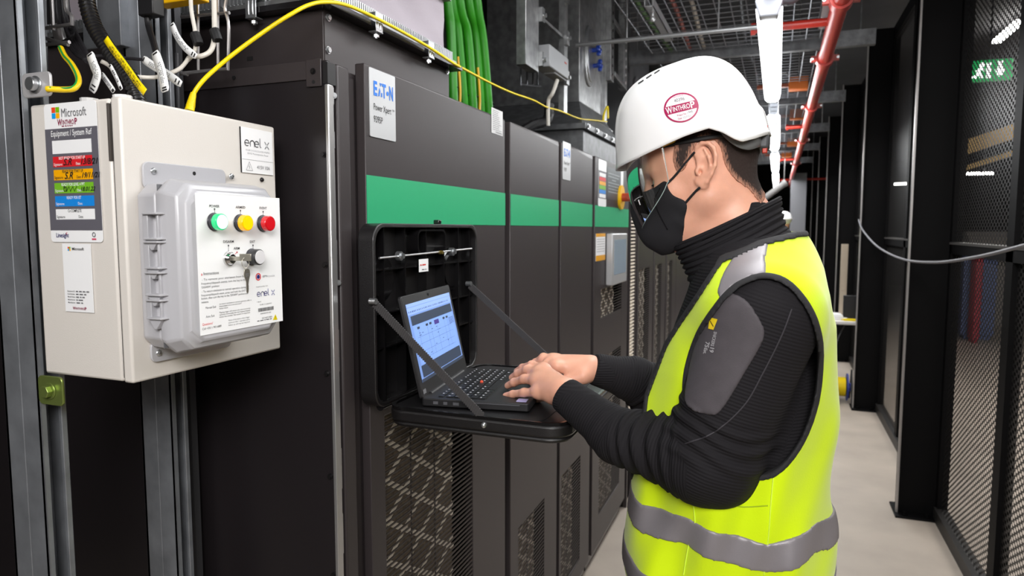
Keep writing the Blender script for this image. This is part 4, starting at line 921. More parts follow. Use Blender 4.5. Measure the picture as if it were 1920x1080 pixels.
def loftbox(b, secs):
    """chamfered sections (x, inset, corner) lofted along X"""
    Wk, Hk = ky1-ky0, kz1-kz0; ring_ = []
    for x, ins, r in secs:
        pl = cham(Wk-2*ins, Hk-2*ins, r); ring_.append([(x, ky0+ins+p, kz0+ins+q) for p, q in pl])
    n = 8; vs = [p for r in ring_ for p in r]
    fs = [(j*n+i, j*n+(i+1) % n, (j+1)*n+(i+1) % n, (j+1)*n+i) for j in range(len(ring_)-1) for i in range(n)]
    fs += [tuple(range(n))[::-1], tuple(range((len(ring_)-1)*n, len(ring_)*n))]; b.add(vs, fs)
XM = EX+.042
b = MB(); loftbox(b, [(EX+.001, .012, .014), (EX+.006, .006, .016), (XM-.0008, .004, .018)]); part('box_base', b, LGREY, t, bevel=.003)
b = MB(); loftbox(b, [(XM, .003, .018), (XM+.012, .0, .018), (XM+.022, .003, .018), (KX-.010, .006, .018), (KX-.006, .014, .018), (KX, .018, .018)]); part('box_lid', b, LGREY, t, bevel=.003)
part('lid_seam', MB().box(XM-.0010, XM+.0002, ky0+.008, ky1-.008, kz0+.008, kz1-.008), INKG, t)
# hinge knuckles on the left side of the box
zz = [(at(300, y, Y=ky0).z) for y in (400, 462, 476, 535, 548, 600)]
zlist = [404, 470, 540, 605]
for k, (ya, yb) in enumerate(((402, 450), (456, 505), (514, 556), (566, 600))):
    za, zb = at(305, ya, Y=ky0-.006).z, at(305, yb, Y=ky0-.006).z
    b = MB()
    for z_ in (za, zb):
        b.prism([(-.020, 0), (.020, 0), (.020, -.0), (.014, -.014), (-.012, -.014)], (XM, ky0+.005, z_), (1, 0, 0), (0, 1, 0), (0, 0, .0028))
    b.box(XM-.016, XM-.006, ky0-.005, ky0+.005, zb, za); b.box(XM+.008, XM+.012, ky0-.004, ky0+.005, zb, za)
    hn = part('hinge_knuckle', b, LGREY, t, bevel=.0008)
    part('knuckle_gusset', MB().prism([(-.012, 0), (.012, 0), (.002, -.014), (-.002, -.014)], (XM, ky0+.003, zb), (1, 0, 0), (0, 0, 1), (0, -.008, 0)), LGREY, hn, bevel=.0006)
# face label
fy0, fy1 = at(370, 480, X=KX+.0005).y, at(526.5, 480, X=KX+.0005).y; fz1, fz0 = at(450, 367, X=KX).z, at(450, 616, X=KX).z
fr = Frame((KX, fy0, fz0), (0, 1, 0), (0, 0, 1)); W, H = fy1-fy0, fz1-fz0
m = MB(); fr.rect(m, 0, W, 0, H, 0, .0003, th=.0006); fl = part('face_label', m, mat('label_face', '#f4f4f4', .35), t, label='white printed face label')
def uv(px, py): p = at(px, py, X=KX+.001); return (p.y-fy0)/W, (p.z-fz0)/H
m = MB(); L = .0014
def t3_(s, px, py, size, mi=0, bold=.0, wpx=None, al='L'):
    x, y = uv(px, py); wd = None
    if wpx: wd = (uv(px+wpx, py)[0]-x)*W
    fr.text(m, s, x*W, y*H, size, mi, bold, align=al, width=wd, lift=L)
for s, px, py, wp in (('POWER', 392, 388.5, 19), ('ARMED', 441.5, 390.5, 18), ('EVENT', 486, 392, 14), ('DISARM', 418, 455.5, 20), ('ARM', 438, 468, 11), ('EXIT', 468, 455.5, 10)): t3_(s, px, py, .0052, 0, .008, wp)
def stem(px0, py0, px1, py1, mi=0):
    a, b_ = uv(px0, py0), uv(px1, py1); fr.line(m, [(a[0]*W, a[1]*H), (b_[0]*W, b_[1]*H)], .0007, mi, L); fr.disc(m, a[0]*W, a[1]*H, .0013, mi, L)
stem(402, 392, 402, 400); stem(450.5, 395, 450.5, 402); stem(493, 397, 493, 404); stem(428, 460.5, 428, 472); stem(474, 460, 474, 466); stem(444, 473, 438, 479, 1)
t3_('»', 376.5, 517, .006, 1, .01); t3_('Instructions', 381, 516, .006, 0, .0, 29)
t3_('Manual Exit', 385, 579.5, .0045, 2, 0, 20); t3_('Auto Exit', 386, 596, .0045, 2, 0, 16); t3_('Questions?', 379, 611, .0048, 1, 0, 20); t3_('Call +353 1 903 6889', 379, 619, .0042, 0, 0, 36)
lines = [(378, 526.5, 88), (377, 534, 84), (377, 541, 34), (378, 549, 86), (377, 556, 84), (377, 562, 88), (377, 569, 14)]
txts = ['- To remove your site/asset from future', 'frequency/dispatch events, turn the key to the', "'DISARM' position", '- To return site/asset to normal operation during a', 'frequency/dispatch event, press and hold the EXIT', "button, then turn the key to the 'DISARM' position and", 'release.']
for (px, py, wp), s in zip(lines, txts): t3_(s, px, py, .0042, 2, .0, wp)
for k, s in enumerate(('to return site/asset to normal operation after a', 'frequency/dispatch event turn and release the EXIT', 'button above')): t3_(s, 411, 571.5+k*4.2, .003, 0, 0, 60-k*18 if k < 2 else 16)
for k, s in enumerate(('Flipping trigger will resume unit return to normal', 'operation automatically after the frequency/dispatch', 'event has ended. No action is required.')): t3_(s, 411, 587.5+k*4.2, .003, 0, 0, 58)
for k, s in enumerate(('None of the above unless trigger', 'alarms at Unit 1 operation and a', 'follow up call may be required')): t3_(s, 428, 602+k*4.6, .003, 2, 0, 40)
x, y = uv(484, 519); fr.disc(m, x*W, y*H, .0058, 1, L, r0=.0042); fr.disc(m, x*W, y*H, .0032, 3, L); t3_('e', 482, 520.5, .005, 4, .01, 4); t3_('EPI', 492, 520, .0042, 2, 0, 8); t3_('POWER', 500, 520, .0042, 5, 0, 15)
t3_('in partnership with', 480, 539, .0026, 0, 0, 22); t3_('+ Serial', 481, 567.5, .0026, 0, 0, 8)
x, y = uv(482, 556); x1_, _ = uv(516, 556); enelx(x*W, y*H, (x1_-x)*W, 3, fr, m, L)
x, y = uv(484, 585); x1_, y1_ = uv(512, 574)
rng = random.Random(3); q = x*W
while q < x1_*W: w_ = rng.uniform(.0003, .0009); fr.rect(m, q, q+w_, y*H, y1_*H, 0, L); q += w_+rng.uniform(.0003, .0007)
t3_('DUB 11 CE3 PN1', 487, 572.5, .0026, 0, 0, 22); t3_('0000789-P01002', 488, 589.5, .0026, 0, 0, 20)
t3_('DO NOT OPEN', 491, 598.5, .004, 0, 0, 19); greek(fr, m, uv(482, 600)[0]*W, uv(510, 600)[0]*W, uv(482, 603)[1]*H, .002, 2, lift=L)
a, b_, c = uv(511.5, 600), uv(516, 589), uv(520, 599); m.add([fr.p(a[0]*W, a[1]*H, L), fr.p(c[0]*W, c[1]*H, L), fr.p(b_[0]*W, b_[1]*H, L)], [(0, 1, 2)], 6)
fr.line(m, [(b_[0]*W, b_[1]*H-.0025), (b_[0]*W, a[1]*H+.0015)], .0005, 0, L+.0003)
part('face_lettering', m, [INK, mat('ink_red', '#d8262e', .4), mat('ink_mid', '#57575a', .5), mat('ink_indigo', '#2a2a86', .5), WHITE, mat('ink_pale', '#b9b9bc', .5), mat('tri_yellow', '#e6d000', .4)], fl)
# lamps
def lampunit(px, py, name, colr, e, es, lab, r=.0122, button=False):
    p = at(px, py, X=KX+.006); y, z = p.y, p.z
    root = part(name, MB().cyl((KX+.0008, y, z), (KX+.0075, y, z), r, 36).cyl((KX+.0008, y, z), (KX+.003, y, z), r*1.08, 36), mat('lamp_collar', '#45454a', .3, .5), t, bevel=.0008, label=lab)
    if button:
        part('button_sleeve', MB().cyl((KX+.0075, y, z), (KX+.017, y, z), r*1.0, 36), mat('button_black', '#2b2b2e', .35), root, bevel=.0012)
        part('button_cap', MB().cyl((KX+.017, y, z), (KX+.0182, y, z), r*.86, 36), mat('button_white', '#dcdadc', .35), root, bevel=.0004)
    else:
        part('lens_ring', MB().cyl((KX+.0075, y, z), (KX+.0165, y, z), r*.99, 36, r1=r*.96), mat(name+'_'+colr[1:], colr, .15, emit=e, estr=es*.5, coat=.6), root, bevel=.001)
        part('lens_face', MB().cyl((KX+.0165, y, z), (KX+.0172, y, z), r*.82, 36), mat('face_'+colr[1:], colr, .25, emit=e, estr=es), root)
lampunit(406, 416, 'indicator_lamp', '#00a862', '#20e08a', .9, 'lit green power lamp')
MATS['face_00a862'].node_tree.nodes['Principled BSDF'].inputs['Emission Color'].default_value = lin('#c8ffe8'); MATS['face_00a862'].node_tree.nodes['Principled BSDF'].inputs['Emission Strength'].default_value = 1.6
lampunit(454.5, 418, 'indicator_lamp', '#f0a000', '#ffb400', .75, 'lit yellow armed lamp')
lampunit(497, 419, 'indicator_lamp', '#c8101c', '#c8101c', .12, 'unlit red event lamp with a faint added glow')  # no lamp burning here; a faint emission is added to the red lens
lampunit(476.5, 482, 'push_button', '#000000', '#000000', 0, 'black exit button with white cap', button=True)
p = at(430, 485, X=KX+.002); b = MB().cyl((KX+.0006, p.y, p.z), (KX+.004, p.y, p.z), .0115, 32, r1=.0105).cyl((KX+.004, p.y, p.z), (KX+.0085, p.y, p.z), .0095, 32, r1=.0072)
ks = part('key_switch', b, CHROME, t, bevel=.0006, label='chrome key switch'); KP = Vector((KX+.0085, p.y, p.z))
# keys
KM = mat('key_nickel', '#b5b0a4', .3, .85)
p = at(444, 482, X=KX+.02); kk = Vector((KX+.0085, KP.y, KP.z))
tk = thing('key_pair', 'two flat metal keys on a ring, one in the control box’s key switch', 'keys', kk)
b = MB(); b.obox(kk+Vector((.006, .0012, .0)), (.007, .0014, 0), (-.0001, .0006, 0), (0, 0, .0032)); b.obox(kk+Vector((.019, .0048, .002)), (.008, .003, 0), (-.0002, .0006, 0), (0, 0, .0052)); part('inserted_key', b, KM, tk, bevel=.0006)
rc = kk+Vector((.018, .0055, -.006)); part('key_ring', MB().tube([rc+Vector((.0015*math.cos(q), .0058*math.cos(q), .0075*math.sin(q))) for q in np.linspace(0, 2*math.pi, 26)], .00055, 6), KM, tk)
kc = rc+Vector((.0008, .001, -.0085))
pl = [(-.0012, .0005), (-.0055, -.0015), (-.0065, -.009), (-.0035, -.017), (-.0022, -.019), (-.0022, -.034), (0, -.0365), (.0018, -.034), (.0018, -.031), (.0026, -.030), (.0018, -.028), (.0026, -.026), (.0018, -.024), (.0024, -.021), (.0035, -.017), (.0062, -.009), (.0052, -.0015), (.0012, .0005)]
part('hanging_key', MB().prism(pl, kc, (0, 1, 0), (0, 0, 1), (.0012, 0, 0)), KM, tk, bevel=.0003)
part('key_stamp', MB().box(kc.x+.0012, kc.x+.0014, kc.y-.0035, kc.y+.0035, kc.z-.0085, kc.z-.0075).box(kc.x+.0012, kc.x+.0014, kc.y-.003, kc.y+.003, kc.z-.0115, kc.z-.0107), INKG, tk)
# ================================================================ STRUT POSTS
def backstrut(name, x0, y0, w_, lab, depth=.082):
    """two slotted channels back to back; mouth of the front one faces the aisle"""
    t = thing(name, lab, 'strut', (x0-depth/2, y0+w_/2, 0), 'galvanised strut posts'); d2 = depth/2
    for s, nm in ((0, 'front_channel'), (1, 'rear_channel')):
        xa = x0-s*d2; xb = xa-d2+.0006; b = MB()
        b.box(xb, xa, y0, y0+.0025, 0, 3.4).box(xb, xa, y0+w_-.0025, y0+w_, 0, 3.4)
        if s == 0: b.box(xb, xb+.0025, y0+.0025, y0+w_-.0025, 0, 3.4); b.box(xa-.007, xa, y0+.0, y0+.0095, 0, 3.4).box(xa-.007, xa, y0+w_-.0095, y0+w_, 0, 3.4)
        else: b.box(xa-.0025, xa, y0+.0025, y0+w_-.0025, 0, 3.4); b.box(xb, xb+.007, y0, y0+.0095, 0, 3.4).box(xb, xb+.007, y0+w_-.0095, y0+w_, 0, 3.4)
        part(nm, b, GALV_D, t, bevel=.0012)
    b = MB()
    for k in range(66): b.box(x0-d2+.0031, x0-d2+.0036, y0+w_/2-.007, y0+w_/2+.007, .03+k*.05, .03+k*.05+.028)
    part('slot_holes', b, DARK, t, label='row of dark slots'); return t
backstrut('strut_post', -1.030, .686, .041, 'galvanised double strut post at the left edge carrying the cream enclosure')
backstrut('strut_post', -1.045, .938, .036, 'galvanised double strut post below the right half of the cream enclosure')
# ================================================================ CABLES AND TRAY ABOVE THE ENCLOSURE
RODM = mat('basket_rod', '#c9c5c4', .28, .85)
def P(px, py, y=.80): return at(px, py, Y=y)
t = thing('wire_basket_tray', 'bright vertical wire basket tray left of the black corrugated conduit', 'cable tray', P(90, 60))
b = MB()
for px, x2 in ((53, 57), (95, 100)): part('upright_rod', MB().cyl(P(px, -40), P(x2, 57), .0028, 8), RODM, t)
for px, x2 in ((66, 68), (73, 76)): part('upright_rod', MB().cyl(P(px, -40, .86), P(x2, 56, .86), .0024, 8), RODM, t)
part('upright_rod', MB().tube([P(125, -40), P(124, 15), P(134, 30), P(135, 48)], .003, 8, sub=5), RODM, t)
for q in ((41, 60, 136, 45), (42, 59, 128, 84), (84, 84, 130, 79)): part('cross_rod', MB().cyl(P(q[0], q[1]), P(q[2], q[3]), .003, 8), RODM, t)
part('rear_angle', MB().bar(P(76, -40, .9), P(82, 210, .9), .012, .012), GALV, t)
def dropbasket():
    t = thing('wire_basket_tray', 'bright wire basket tray hanging right of the white cables, in front of the black plenum', 'cable tray', P(400, 80, 1.0)); b = MB()
    for px, x2, y2 in ((371, 372, 134), (408, 409, 132)): part('upright_rod', MB().cyl(P(px, -30, 1.0), P(x2, y2, 1.0), .0026, 8), RODM, t)
    part('upright_rod', MB().tube([P(430, -20, 1.0), P(422, 15, 1.0), P(429, 50, 1.0), P(427, 132, 1.0)], .003, 8, sub=5), RODM, t)
    part('cross_rod', MB().cyl(P(340, 32, 1.0), P(430, 24, 1.0), .003, 8), RODM, t)
    b = MB().cyl(P(338, 138, 1.0), P(428, 129, 1.0), .0035, 8).tube([P(352, 140, 1.0), P(341, 138, 1.0), P(338, 133, 1.0), P(341, 128, 1.0)], .003, 8); part('cross_rod', b, RODM, t)
dropbasket()
one('galvanised_post', MB().box(at(184, 60, Y=.92).x, at(226, 60, Y=.92).x, .92, .96, 1.93, 3.4).box(at(155, 60, Y=.95).x, at(184, 60, Y=.95).x, .95, .953, at(170, 92, Y=.95).z, 3.4), GALV_D, 'plain galvanised post directly behind the black corrugated conduit', 'post', bevel=.002)
b = MB().box(at(246, 100, Y=1.0).x, at(268, 100, Y=1.0).x, 1.0, 1.003, 0, at(250, 30, Y=1.0).z).box(at(268, 100, Y=1.0).x, at(276, 100, Y=1.0).x, 1.0, 1.03, 0, at(250, 10, Y=1.0).z)
one('perforated_flat', b, galv('galv_pale', '#b9babb', .4), 'pale perforated steel flat standing between the conduit and the plenum', 'bracket')
one('steel_rail', MB().box(at(300, 100, Y=1.02).x, at(330, 100, Y=1.02).x, 1.02, 1.035, 0, at(300, 0, Y=1.02).z).cyl(P(308, -20, .99), P(306, 210, .99), .003, 8).cyl(P(332, 100, .99), P(334, 210, .99), .004, 8), mat('rail_dim', '#5b5b5e', .4, .6), 'dim steel rail with thin rods behind the white tags', 'rail')
# black corrugated conduit with yellow label
t = thing('corrugated_conduit', 'thick black corrugated conduit with yellow label dropping into the cream enclosure', 'conduit', P(265, 180, .80))
cp = [P(158, -40), P(163, 5), P(176, 48), P(198, 85), P(222, 118), P(245, 148), P(260, 175)]; cp[-1].z = EZ1+.012
cps = spline(cp, 26); rr = [(.0126 if (k//2) % 2 else .0108) for k in range(len(cps))]
part('conduit_tube', MB().tube(cps, rr, 18), mat('conduit_black', '#141315', .3, coat=.3), t)
part('conduit_gland', MB().cyl((cp[-1].x, .80, EZ1-.002), (cp[-1].x, .80, EZ1+.014), .016, 20), BLKR, t)
lp = [at(px, py, Y=.785) for px, py in ((198, 72), (212, 93), (228, 114), (244, 136), (258, 156), (272, 173))]; lp = spline(lp, 6)
b = MB(); vs = []
for k, q in enumerate(lp):
    d = (lp[min(k+1, len(lp)-1)]-lp[max(k-1, 0)]).normalized(); n = Vector((d.z, 0, -d.x)).normalized(); vs += [q+n*.0058, q-n*.0058]
b.add(vs, [(2*k, 2*k+1, 2*k+3, 2*k+2) for k in range(len(lp)-1)])
yl = part('conduit_label', b, mat('label_yellow', '#f5d800', .4), t, label='yellow label with black code'); 
mo = yl.modifiers.new('thickness', 'SOLIDIFY'); mo.thickness = .0006; mo.offset = 0
m = MB(); tot = len(lp)-1
def curved(s, off, size, f0, f1):
    n_ = len(s)
    for i, ch in enumerate(s):
        if ch == ' ': continue
        f = (f0+(f1-f0)*(i+.5)/n_)*tot; k = min(int(f), tot-1); q = lp[k].lerp(lp[k+1], f-k); d = (lp[k+1]-lp[k]).normalized(); n = Vector((d.z, 0, -d.x)).normalized()
        if n.z < 0: n = -n
        Frame(q+n*off+Vector((0, -.0012, 0)), d, n).text(m, ch, -size*.3, 0, size, 0, .012, lift=.0)
curved('DUB13-COLO2-CE3-UPS02', -.0045, .0058, .14, .86); curved('UPS-C S4 DUB13-COLO2-CE3-UPS01', .0008, .0042, .16, .88)
part('label_lettering', m, INK, yl)
# tags, cables
TAG = mat('tag_white', '#efefef', .35)
def wtag(pts, w_, y, lab, n=0):
    c_ = [at(px, py, Y=y-.004*k*n) for k, (px, py) in enumerate(pts)]
    q = spline(c_, 8); L_ = len(q)-1
    t = thing('cable_tag', lab, 'tag', q[0], 'white cable tags'); vs = []
    for k, p in enumerate(q):
        d = (q[min(k+1, L_)]-q[max(k-1, 0)]).normalized(); nn = Vector((d.z, 0, -d.x)).normalized(); e = min(k, L_-k)/L_; ww = w_*(.72+.28*min(1, e*9))
        vs += [p+nn*ww, p-nn*ww]
    b = MB().add(vs, [(2*k, 2*k+1, 2*k+3, 2*k+2) for k in range(L_)]); o = part('tag_strip', b, TAG, t)
    mo = o.modifiers.new('thickness', 'SOLIDIFY'); mo.thickness = .0009; mo.offset = 0
    b = MB(); m_ = MB()
    for f, s in ((.06, .55), (.93, .55), (.86, .5)):
        k = f*L_; i = min(int(k), L_-1); p = q[i].lerp(q[i+1], k-i); d = (q[i+1]-q[i]).normalized(); nn = Vector((d.z, 0, -d.x)).normalized()
        b.obox(p+Vector((0, -.0008, 0)), nn*w_*s, d*.0011, (0, .0003, 0))
    part('tag_slots', b, INK, t, label='dark slots')
    for off in (-.35, .0, .35):
        for i in range(int(L_*.25), int(L_*.78)):
            if random.random() < .8:
                p = q[i].lerp(q[i+1], .4); d = (q[i+1]-q[i]); nn = Vector((d.normalized().z, 0, -d.normalized().x)).normalized(); m_.obox(p+nn*w_*off+Vector((0, -.0008, 0)), d*.33, nn*.0005, (0, .0002, 0))
    part('tag_print', m_, INKG, t)
wtag([(168, 100), (176, 122), (182, 142), (172, 172)], .0085, .775, 'broad white cable tag hanging at the left of the corrugated conduit')
wtag([(190, 138), (203, 156), (214, 172)], .0045, .79, 'narrow white cable tag behind the broad left one')
wtag([(206, 122), (218, 145), (228, 168)], .0036, .785, 'slim white cable tag hanging against the corrugated conduit')
wtag([(268, 110), (285, 122), (312, 138), (340, 158)], .0065, .84, 'white cable tag slanting down to the right behind the upright one')
wtag([(290, 97), (300, 125), (306, 150), (310, 172)], .0085, .80, 'upright broad white cable tag in the middle of the three right of the conduit')
wtag([(322, 44), (332, 68), (348, 90), (368, 106)], .0060, .90, 'curved white cable tag high up, left of the white cables')
WC = mat('cable_white', '#dcd6cc', .4)
one('white_cable', MB().tube([P(357, -20, .92), P(359, 20, .92), P(366, 60, .92), P(366, 92, .92), P(352, 112, .92), P(335, 130, .90), P(300, 143, .88), P(270, 145, .85), P(225, 138, .83), P(203, 122, .81), P(190, 115, .80)], .0034, 10, sub=8), WC, 'white cable looping left behind the tags', 'cable')
one('white_cable', MB().tube([P(401, -20, .94), P(402, 40, .94), P(402, 72, .94), P(395, 95, .93), P(378, 105, .92), P(360, 105, .92), P(352, 112, .925)], .0042, 10, sub=8), WC, 'thicker white cable with black wrap curving to the curved tag', 'cable')
for px, py, y in ((369, 73, .915), (405, 66, .935)):
    p = P(px, py, y); one('black_tie', MB().tube([p+Vector((-.004, 0, .009)), p+Vector((0, 0, 0)), p+Vector((.003, 0, -.009))], .0085, 10, sub=2), BLKR, 'black hook-and-loop wrap around the %s white cable' % ('thin left' if px < 400 else 'thick right'), 'cable tie', 'black wraps')
one('black_connector', MB().obox(P(283, 8, .88), (.017, 0, 0), (0, .012, 0), (0, 0, .02)).obox(P(282, 24, .88), (.013, 0, .002), (0, .01, 0), (0, 0, .006)), BLKR, 'black plug hanging above the upright white tag', 'plug', bevel=.002)
one('black_drop_cable', MB().tube([P(276, 22, .88), P(279, 50, .88), P(288, 80, .86), P(294, 102, .83)], .0052, 10, sub=8), BLKR, 'black cable from the plug down to the upright white tag', 'cable')
bx_ = [at(290, 13, Y=.93), at(370, 10, Y=.93)]
one('yellow_box', MB().box(bx_[0].x, bx_[1].x, .93, .958, bx_[1].z+.012, bx_[1].z+.07), mat('box_amber', '#eab308', .4), 'yellow box cut by the top edge above the curved white tag', 'box', bevel=.002)
for k in range(7):
    o_ = k*4.2
    one('thin_black_cable', MB().tube([P(104+o_*.8, -30, .84+.006*(k % 3)), P(106+o_*.9, 20, .84+.006*(k % 3)), P(112+o_, 50+(k % 2)*5, .84+.006*(k % 3)), P(126+o_*1.0, 78, .84), P(140+o_*.9, 100, .83), P(158+o_*.3, 112+k, .815)], .0021 if k % 3 else .003, 8, sub=8), mat('thin_black', '#2a282b', .35), 'thin black cable in the bundle coming down left of the corrugated conduit', 'cable', 'thin black cables in the left bundle')
one('black_zip_tie', MB().tube([P(104, 82, .835), P(118, 78, .825), P(136, 66, .825), P(134, 55, .84), P(112, 60, .85), P(104, 82, .85)], .0022, 6, sub=5), BLKR, 'black zip tie crossed around the thin cables at the basket tray', 'cable tie')
one('thin_black_cable', MB().tube([P(158, 112, .815), P(185, 105, .83), P(215, 108, .84), P(250, 110, .84), P(268, 112, .84)], .0028, 8, sub=6), MATS['thin_black'], 'thin black cable crossing behind the corrugated conduit', 'cable')
one('metal_clip', MB().obox(P(112, 68, .83), (.010, 0, .004), (0, .004, 0), (-.004, 0, .012)), RODM, 'small bright metal clip at the basket tray’s corner', 'clip', bevel=.002)
EP = [P(114, 90, .76), P(122, 106, .75), P(134, 120, .74), P(145, 140, .73), P(147, 155, .72), P(138, 166, .71), P(118, 168, .70), P(96, 167, .685), P(88, 167, .682)]
es = spline(EP, 8); b = MB().tube(es, .0042, 12, mi=0)
for f in (0, ):
    st = []
    for k, q in enumerate(es): st.append(q+Vector((.0012, -.0036, .0012)))
    b.tube(st[:-8], .0016, 6, mi=1)
one('earth_cable', b, [mat('earth_yellow', '#e9c400', .4), mat('earth_green', '#1e8a3a', .4)], 'green and yellow striped earth cable curling to the bolt on the left lug', 'cable')
# glands and yellow network cable
for px, nm, lab in ((168, WPL, 'white cable gland on top of the enclosure below the broad left tag'), (230, WPL, 'flat white cable gland on top of the enclosure left of the corrugated conduit')):
    q = at(px, 186, Y=.775); one('cable_gland', MB().cyl((q.x, .775, EZ1-.002), (q.x, .775, EZ1+.018), .0125, 20).cyl((q.x, .775, EZ1+.014), (q.x, .775, EZ1+.022), .0135, 10), nm, lab, 'gland')
NY = [(357, 200, -.90), (362, 178, -.90), (380, 152, -.89), (410, 124, -.88), (450, 92, -.86), (500, 56, -.83), (540, 30, -.80), (575, 11, -.79), (605, 4, -.785), (640, 7, -.785), (680, 22, -.785), (740, 52, -.785), (800, 86, -.785), (840, 112, -.785), (856, 122, -.79), (880, 135, -.84), (920, 156, -.88), (960, 174, -.90), (1000, 188, -.90), (1025, 201, -.90), (1050, 208, -.90), (1085, 222, -.90), (1110, 225, -.91), (1138, 228, -.92)]
npt = [at(a, b_, X=c) for a, b_, c in NY]
t = thing('yellow_network_cable', 'long yellow network cable arching from the enclosure over the cabinet tops', 'cable', npt[0])
part('cable_jacket', MB().tube(npt, .0036, 12, sub=8), YEL, t)
d = (npt[1]-npt[0]); part('strain_relief', MB().tube([npt[0]+d*(-.35), npt[0], npt[0]+d*.5, npt[1]+d*.15], [.0075, .0068, .0058, .0045], 14), YEL, t)
b = MB()
for k in range(8): q = npt[0]+d*(.02+k*.13); b.cyl(q, q+d*.06, .0072-.0003*k, 14)
part('relief_rings', b, YEL, t)
# ================================================================ SIGNED DISTANCE MODELLING (one continuous surface)
class Field:
    def __init__(s, lo, hi, h):
        s.h = h; s.lo = np.array(lo, float); n = np.ceil((np.array(hi)-s.lo)/h).astype(int)+1
        s.ax = [(s.lo[i]+h*np.arange(n[i])).astype(np.float32) for i in range(3)]; s.f = np.full(tuple(n), 1.0, np.float32)
    def grid(s): return s.ax[0][:, None, None], s.ax[1][None, :, None], s.ax[2][None, None, :]
    def sub(s, lo, hi):
        sl = []
        for i in range(3):
            a = max(0, int((lo[i]-s.lo[i])/s.h)); b = min(s.f.shape[i], int((hi[i]-s.lo[i])/s.h)+2); sl.append(slice(a, max(a, b)))
        sl = tuple(sl); return sl, (s.ax[0][sl[0]][:, None, None], s.ax[1][sl[1]][None, :, None], s.ax[2][sl[2]][None, None, :])
    def join(s, fn, lo, hi, k=.01, cut=False):
        m = .03+k; sl, (X, Y, Z) = s.sub([a-m for a in lo], [b+m for b in hi])
        if s.f[sl].size == 0: return s
        d = fn(X, Y, Z); F_ = s.f[sl]
        if cut: s.f[sl] = smax(F_, -d, k)
        else: s.f[sl] = smin(F_, d, k)
        return s
    def cone(s, a, b, ra, rb, k=.01, cut=False, extra=None):
        a, b = np.array(a, float), np.array(b, float); R_ = max(ra, rb)
        return s.join(lambda X, Y, Z: d_cone(X, Y, Z, a, b, ra, rb, extra), np.minimum(a, b)-R_, np.maximum(a, b)+R_, k, cut)
    def chain(s, pts, rs, k=.008, kj=.012, cut=False):
        for i in range(len(pts)-1): s.cone(pts[i], pts[i+1], rs[i], rs[i+1], kj if i == 0 else k, cut)
        return s
    def ell(s, c, r, k=.01, cut=False, rot=None):
        c = np.array(c, float); R_ = max(r); return s.join(lambda X, Y, Z: d_ell(X, Y, Z, c, r, rot), c-R_, c+R_, k, cut)
def smin(a, b, k):
    h = np.clip(.5+.5*(b-a)/k, 0, 1); return b*(1-h)+a*h-k*h*(1-h)
def smax(a, b, k): return -smin(-a, -b, k)
def d_cone(X, Y, Z, a, b, ra, rb, extra=None):
    d = b-a; L2 = max(float(d@d), 1e-9)
    t = np.clip(((X-a[0])*d[0]+(Y-a[1])*d[1]+(Z-a[2])*d[2])/L2, 0, 1)
    q = np.sqrt((X-a[0]-t*d[0])**2+(Y-a[1]-t*d[1])**2+(Z-a[2]-t*d[2])**2)-(ra+(rb-ra)*t)
    return q+extra(t, X, Y, Z) if extra else q
def d_ell(X, Y, Z, c, r, rot=None):
    x, y, z = X-c[0], Y-c[1], Z-c[2]
    if rot is not None: x, y, z = [rot[i][0]*x+rot[i][1]*y+rot[i][2]*z for i in range(3)]
    k0 = np.sqrt((x/r[0])**2+(y/r[1])**2+(z/r[2])**2); k1 = np.sqrt((x/r[0]**2)**2+(y/r[1]**2)**2+(z/r[2]**2)**2)
    return k0*(k0-1)/np.maximum(k1, 1e-6)
def d_poly(P_, U, V):
    """signed distance to a 2-D polygon, negative inside"""
    n = len(P_); U, V = np.broadcast_arrays(U, V); d = np.full(U.shape, 1e9, np.float32); s_ = np.ones(U.shape, np.float32); j = n-1
    for i in range(n):
        ex, ey = P_[j][0]-P_[i][0], P_[j][1]-P_[i][1]; wx, wy = U-P_[i][0], V-P_[i][1]
        t = np.clip((wx*ex+wy*ey)/max(ex*ex+ey*ey, 1e-12), 0, 1); d = np.minimum(d, (wx-ex*t)**2+(wy-ey*t)**2)
        c1 = V >= P_[i][1]; c2 = V < P_[j][1]; c3 = ex*wy > ey*wx
        s_ = np.where((c1 & c2 & c3) | (~c1 & ~c2 & ~c3), -s_, s_); j = i
    return s_*np.sqrt(d)
